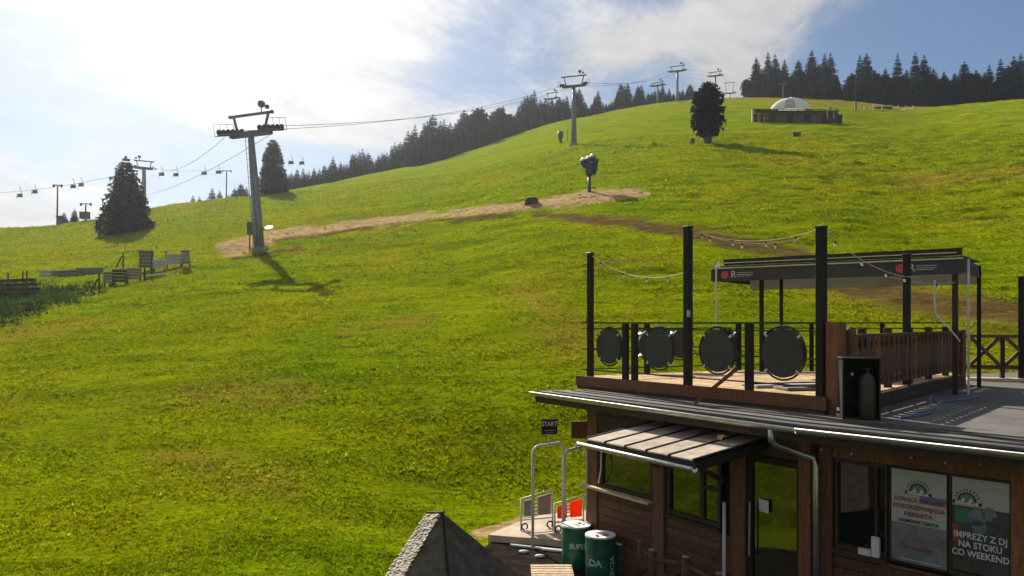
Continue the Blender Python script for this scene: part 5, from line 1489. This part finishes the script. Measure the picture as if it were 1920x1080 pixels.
def terrace_hut():
    b = hit(1495, 231); k = b.y / F; X = Vector((1, 0, 0))
    t = thing('terrace_hut', tuple(b), 'long low dark-walled terrace hut on the upper slope below the spruces', 'hut')
    x0, x1 = -82 * k, 80 * k; dp = 3.6
    zb = b.z - 1.4
    e = b.z + 23.5 * k
    MB().box(Vector((b.x + (x0 + x1) / 2 + 1.0, b.y + dp / 2 + .6, (zb + e) / 2)), (x1 - x0 - 2.4, dp, e - zb)).build('terrace_base', 'hutwall', t)
    n = 15
    for i in range(n):
        w = (x1 - x0) / n
        MB().box(Vector((b.x + x0 + w * (i + .5), b.y + .5, b.z + 11 * k - .3)), (w * .93, .12, 23 * k)).build('wall_panel', 'hutwall' if i % 3 else 'darkwood', t)
    MB().box(Vector((b.x, b.y + .42, e + .05)), (x1 - x0 + .3, .25, .14)).build('coping', 'darkwood', t)
    MB().box(Vector((b.x + x0 - 1.0 * k, b.y + .3, b.z + 14 * k - .3)), (2.6 * k, .5, 31 * k)).build('end_post', 'palewood', t)
    for i in range(4):
        MB().box(Vector((b.x + x1 - (4 + i * 6) * k, b.y + .40, b.z + 20 * k)), (2.0 * k, .14, 22 * k)).build('slat', 'palegrey' if i % 2 else 'darkwood', t)
    MB().box(Vector((b.x + x1 + 2 * k, b.y + 3.0, b.z + 8 * k)), (5 * k, 6, 17 * k)).build('side_wall', 'darkwood', t)
    # railing with planters on top
    for i in range(12):
        q = Vector((b.x + x0 + 3 * k + i * (x1 - x0 - 8 * k) / 11, b.y + .9, e + .22)); MB().box(q, (.10, .10, .44)).build('rail_post', 'darkwood', t)
    MB().bar(Vector((b.x + x0 + 2 * k, b.y + .9, e + .48)), Vector((b.x + x1 - 5 * k, b.y + .9, e + .48)), .1, .1).build('top_rail', 'darkwood', t)
    rr = random.Random(5)
    for i in range(7):
        c = Vector((b.x + x0 + (12 + i * 6.0) * k, b.y + 1.6, e + .1)); mb = MB()
        for j in range(60):
            p = c + Vector((rr.uniform(-.5, .5), rr.uniform(-.3, .3), rr.uniform(0, .45))); mb.add([p, p + Vector((rr.uniform(-.25, .25), rr.uniform(-.2, .2), .18)), p + Vector((rr.uniform(-.25, .25), rr.uniform(-.2, .2), -.05))], [(0, 1, 2)])
        tp = thing('potted_shrub', tuple(c), f'{ORD[i]} clipped green shrub from the left on top of the dark terrace hut', 'shrub', 'shrubs on the hut terrace')
        mb.build('leaves', 'leaf', tp); MB().box(c + UP * .05, (.7, .4, .3)).build('planter', 'darkwood', tp)
    # white dome tent
    c = Vector((b.x + 10 * k, b.y + 6.0, 0)); kk = c.y / F; c.z = EZ + (HY - 209) * kk
    td = thing('dome_tent', tuple(c), 'white dome tent rising behind the dark terrace wall', 'tent')
    R_ = 39 * kk; hh = 25 * kk; nu, nv = 24, 8
    cols = []
    for s in range(12):
        mb = MB(); base = 0
        for i in range(nv + 1):
            th = math.pi / 2 * i / nv
            for j in range(3):
                a = 2 * math.pi * (s + j / 2) / 12; bulge = 1.0 - (.025 if j != 1 else 0)
                mb.v.append(c + Vector((R_ * math.cos(th) * math.cos(a) * bulge, R_ * .6 * math.cos(th) * math.sin(a) * bulge, hh * math.sin(th))))
        for i in range(nv):
            for j in range(2): mb.f.append((i * 3 + j, i * 3 + j + 1, i * 3 + j + 4, i * 3 + j + 3))
        mb.build('panel', 'tent' if s % 4 else 'palegrey', td, True)
    MB().sphere(c + UP * hh, .25, 8, 6).build('finial', 'white', td)
    # poles
    for (x, yt, yb, lab, lamp) in ((1468, 156, 200, 'lamp post standing behind the terrace hut, left of the dome', True), (1605, 152, 206, 'plain dark pole at the gap between the two spruce clumps', False)):
        q = hit(x, yb); a = P(x, yt, q.y)
        tp = thing('lamp_post', tuple(q), lab, 'lamp post' if lamp else 'pole')
        MB().tube([q - UP * .3, a], [.16, .11], 8).build('pole', 'steel' if lamp else 'darkwood', tp)
        if lamp:
            for s in (-1, 1): bevel(MB().box(a + Vector((.7 * s, 0, -.1)), (.6, .35, .3)).build('floodlight', 'steeldark', tp), .03)
            MB().bar(a + Vector((-.8, 0, -.1)), a + Vector((.8, 0, -.1)), .08, .08).build('lamp_arm', 'steeldark', tp)
        else: MB().bar(a + Vector((-.3, 0, -.3)), a + Vector((.3, 0, -.3)), .08, .1).build('crossbar', 'darkwood', tp)
    # low wooden fence
    p = hit(1603, 207); q = hit(1712, 204)
    tf = thing('rail_fence', tuple(p), 'low pale wooden rail fence below the right-hand forest', 'fence')
    for i in range(8):
        c = p + (q - p) * (i / 7); c.z = tz(c.x, c.y); hh = rng.uniform(.9, 1.5) * (1.6 if i == 2 else 1)
        MB().box(c + UP * hh / 2, (.22, .22, hh)).build('post', 'palewood', tf)
        if i in (1, 2, 3, 5):
            c2 = p + (q - p) * ((i + 1) / 7); c2.z = tz(c2.x, c2.y)
            MB().bar(c + UP * .75, c2 + UP * .75, .12, .18).build('rail', 'palewood', tf)
    MB().box((p + q) / 2 + Vector((-1, .3, .5)), (5.0, .8, .5)).build('stacked_boards', 'rock', tf)
terrace_hut()

def fence_yard():
    """crash mats, panels and stakes on the left of the slope"""
    def panel(x0, x1, y0, y1, m, lab, legs=True, Yo=0, th=.12, grp='mats and panels stored on the left slope', skew=0.0):
        b = hit((x0 + x1) / 2, y1 + (5 if legs else 1)); Y = b.y + Yo; k = Y / F
        t = thing('crash_panel', tuple(b), lab, 'panel', grp)
        c = P((x0 + x1) / 2, (y0 + y1) / 2, Y)
        e = Vector((1, .25, skew)).normalized(); n = Vector((-.25, 1, 0)).normalized()
        ns = max(2, round((y1 - y0) / 6)); hs = (y1 - y0) * k / ns
        for j in range(ns):
            bevel(MB().box(c + UP * ((j + .5) * hs - (y1 - y0) * k / 2) + n * rng.uniform(-.02, .02), ((x1 - x0) * k * rng.uniform(.95, 1.0), th * .6, hs * .86), (e, n, UP)).build('slat', m, t), .012)
        MB().box(c + UP * ((y1 - y0) * k / 2 + .02), ((x1 - x0) * k * 1.01, th * 1.5, .03), (e, n, UP)).build('top_edge', 'white' if m != 'steeldark' else 'steeldark', t)
        if legs:
            for s in (-.4, .4):
                q = c + e * s * (x1 - x0) * k; zg = tz(q.x, q.y) - .1
                MB().box(Vector((q.x, q.y + .1, (zg + c.z) / 2)), (.07, .07, c.z - zg)).build('leg', 'darkwood', t)
    panel(75, 97, 508, 520, 'palegrey', 'short pale panel at the far left end of the low mat row', False)
    panel(99, 145, 508, 517, 'grey', 'low grey mat next to the short pale panel', False, th=.4, skew=.06)
    panel(145, 193, 503, 513, 'grey', 'long low grey mat in the middle of the mat row', False, th=.4, skew=.03)
    panel(194, 211, 510, 531, 'grey', 'grey upright panel at the left of the brown panel', True)
    panel(211, 236, 505, 529, 'rock', 'brown upright panel between two grey panels', True, .15)
    panel(236, 264, 503, 524, 'grey', 'grey upright panel to the right of the brown panel', True, .3)
    panel(261, 287, 471, 502, 'steeldark', 'dark board raised on posts, highest of the stored panels', True)
    panel(287, 309, 488, 504, 'palegrey', 'grey panel just right of the raised dark board', True)
    panel(310, 340, 477, 496, 'palegrey', 'pale grey panel second from the right end', True)
    panel(340, 355, 469, 495, 'grey', 'grey panel at the right end of the stored panels', True)
    def mat_flat():
        b = hit(292, 519); k = b.y / F
        t = thing('foam_mat', tuple(b), 'white mat lying in the grass under the raised dark board', 'mat')
        bevel(MB().box(b + UP * .12, (36 * k, .5, .10), (Vector((1, .35, .17)).normalized(), Vector((-.35, 1, 0)).normalized(), UP)).build('mat', 'white', t), .03)
    mat_flat()
    for (xa, ya, xb, yb, lab) in ((186, 512, 186, 549, 'upright dark stake in front of the grey panel'), (231, 474, 231, 503, 'upright stake behind the brown panel'), (271, 500, 271, 524, 'stake under the raised dark board'), (50, 507, 50, 536, 'lone stake at the left end of the mats'), (15, 512, 15, 532, 'stake nearest the left edge'),
                                  (184, 522, 165, 551, 'slanting stake in front of the mat row'), (229, 480, 214, 503, 'slanting stick behind the brown panel'), (43, 508, 43, 524, 'short stake beside the lone stake'), (285, 470, 283, 518, 'long stake against the raised dark board'), (312, 470, 312, 488, 'thick stake behind the pale grey panel')):
        b = hit(xb, yb); a = P(xa, ya, b.y)
        t = thing('stake', tuple(b), lab, 'stake', 'stakes among the stored panels')
        MB().tube([b - UP * .2, a], [.06, .05], 7).build('stake', 'darkwood', t)
    # undergrowth at the left edge, its shade put into the dark leaf colour
    rr = np.random.RandomState(3); V = []; Fc = []
    for i in range(2600):
        px = rr.uniform(-90, 175); py = rr.uniform(520, 606)
        if py > 603 - max(0, px) * .30 + rr.uniform(-6, 6) or py < 546 - max(0, px - 60) * .10 + (0 if px > 70 else -14): continue
        b = hit(px, py) if i % 3 == 0 else b + Vector((rr.uniform(-.8, .8), rr.uniform(-.8, .8), 0))
        z = tz(b.x, b.y); hgt = rr.uniform(.12, .50)
        for j in range(7):
            a = rr.uniform(0, 6.28); d = Vector((math.cos(a), math.sin(a), 0)); s = Vector((-d.y, d.x, 0)) * rr.uniform(.05, .12)
            p = Vector((b.x, b.y, z - .03)) + d * rr.uniform(0, .15); n0 = len(V)
            V += [p - s * .5, p + s * .5, p + d * rr.uniform(.1, .35) + UP * hgt * rr.uniform(.5, 1)]; Fc.append((n0, n0 + 1, n0 + 2))
    me = bpy.data.meshes.new('undergrowth'); me.from_pydata([tuple(v) for v in V], [], Fc); me.materials.append(MT['weed'])
    o = bpy.data.objects.new('undergrowth', me); COL.objects.link(o); tag(o, 'green weeds coloured dark for shade along the left edge below the mats', 'undergrowth', kind='stuff')
    b = hit(20, 556)
    t = thing('board_stack', tuple(b), 'stack of dark weathered boards among weeds at the left edge', 'boards')
    for j in range(4):
        MB().box(b + Vector((0, .1 * j, .15 + .28 * j)), (3.2 - .3 * j, .6, .16), (Vector((1, .2, .05)).normalized(), Vector((-.2, 1, 0)).normalized(), UP)).build('board', 'rock', t)
fence_yard()

# ------------------------------------------------------------------ grass
def grass():
    rr = np.random.RandomState(9); N = 260000
    Y = np.exp(rr.uniform(math.log(11.0), math.log(125.0), N)); u = rr.uniform(-.78, .76, N); X = u * Y
    # keep clear of yard, paving and soil
    px = u * F + CX; z = terr(X, Y); py = HY - (z - EZ) / Y * F
    soil = np.zeros(N)
    for ln in SOIL + MUD_SHADE: soil = np.maximum(soil, segdist(px, py, ln))
    yard = ((X > -1.15) & (Y < 16.0)) | ((X > -0.7) & (Y < 17.4)) | ((X > 0.0) & (Y < 19.4)) | ((Y < 13.0) & (X > -3.0))
    dens = vnoise(X * .45, Y, 1.1, 31) + vnoise(X * .4, Y, 0.5, 32) * .9 + rr.uniform(-.4, .4, N)
    keep = ~yard & (soil < .55) & (dens > -.30)
    X, Y, z, dens = X[keep], Y[keep], z[keep], dens[keep]; n = len(X)
    size = (0.036 + 0.028 * rr.rand(n)) * (1 + .35 * np.clip(dens, -.4, .8)) * (1 + np.clip((Y - 16) / 40, 0, 2.2))
    size = size * np.where(rr.rand(n) < .03, rr.uniform(1.3, 1.8, n), 1.0)
    nb = 4
    a = rr.uniform(0, 2 * math.pi, (n, nb)); lean = rr.uniform(.25, 1.0, (n, nb)); hh = size[:, None] * rr.uniform(.6, 1.15, (n, nb))
    dx, dy = np.cos(a), np.sin(a); w = size[:, None] * rr.uniform(.16, .30, (n, nb))
    ox = X[:, None] + dx * size[:, None] * .25; oy = Y[:, None] + dy * size[:, None] * .25; oz = np.broadcast_to((z - .01)[:, None], ox.shape)
    v0 = np.stack([ox - dy * w, oy + dx * w, oz], -1); v1 = np.stack([ox + dy * w, oy - dx * w, oz], -1)
    v2 = np.stack([ox + dx * lean * hh, oy + dy * lean * hh, oz + hh], -1)
    V = np.stack([v0, v1, v2], 2).reshape(-1, 3)
    me = bpy.data.meshes.new('grass'); m = len(V) // 3
    me.vertices.add(len(V)); me.vertices.foreach_set('co', V.ravel())
    me.loops.add(len(V)); me.loops.foreach_set('vertex_index', np.arange(len(V)))
    me.polygons.add(m); me.polygons.foreach_set('loop_start', np.arange(0, len(V), 3)); me.polygons.foreach_set('loop_total', np.full(m, 3))
    me.update(calc_edges=True); me.materials.append(MT['blade'])
    g = rr.uniform(.55, 1.45, (n, 1)) * rr.uniform(.8, 1.2, (n, nb)); yl = rr.rand(n, nb) < .10
    tc_ = np.stack([g * np.where(yl, 1.35, 1.0), g * np.where(yl, 1.05, 1.0), g, np.ones_like(g)], -1)
    tc_ = np.repeat(tc_.reshape(-1, 4), 3, axis=0).astype(np.float32)
    ca = me.attributes.new('tint', 'FLOAT_COLOR', 'POINT'); ca.data.foreach_set('color', tc_.ravel())
    o = bpy.data.objects.new('grass', me); COL.objects.link(o)
    tag(o, 'short backlit meadow grass covering the ski slope', 'grass', kind='stuff')
grass()

def track_stones():
    rr = np.random.RandomState(12); mb = MB(); ln = SOIL[0]
    for i in range(420):
        j = rr.randint(len(ln) - 1); f = rr.rand(); a, b = ln[j], ln[j + 1]
        px = a[0] + (b[0] - a[0]) * f + rr.normal() * 8; py = a[1] + (b[1] - a[1]) * f + rr.normal() * (a[2] * .38)
        q = hit(px, py); r = rr.uniform(.025, .07) * (1 + (rr.rand() < .06))
        mb.sphere(q + UP * r * .2, r, 5, 4, (rr.uniform(.8, 1.6), rr.uniform(.8, 1.4), rr.uniform(.4, .8)))
    tag(mb.build('track_stones', 'paving'), 'loose stones scattered over the sandy track', 'stones', kind='stuff')
track_stones()

# ------------------------------------------------------------------ haze
def haze():
    m = bpy.data.materials.new('haze'); m.use_nodes = True; N = m.node_tree.nodes; L = m.node_tree.links
    for n in list(N):
        if n.type == 'BSDF_PRINCIPLED': N.remove(n)
    v = N.new('ShaderNodeVolumePrincipled'); v.inputs['Color'].default_value = (.86, .93, 1, 1); v.inputs['Density'].default_value = HAZE
    v.inputs['Anisotropy'].default_value = 0.8  # forward scattering also stands in for lens glare on the sun side
    L.new(v.outputs[0], N['Material Output'].inputs['Volume'])
    mb = MB().box((0, 200, 30), (1400, 560, 150))
    o = mb.build('haze', m); tag(o, 'thin sunlit haze over the slope, also standing in for lens glare', 'haze', kind='stuff')
HAZE = 0.00024
haze()
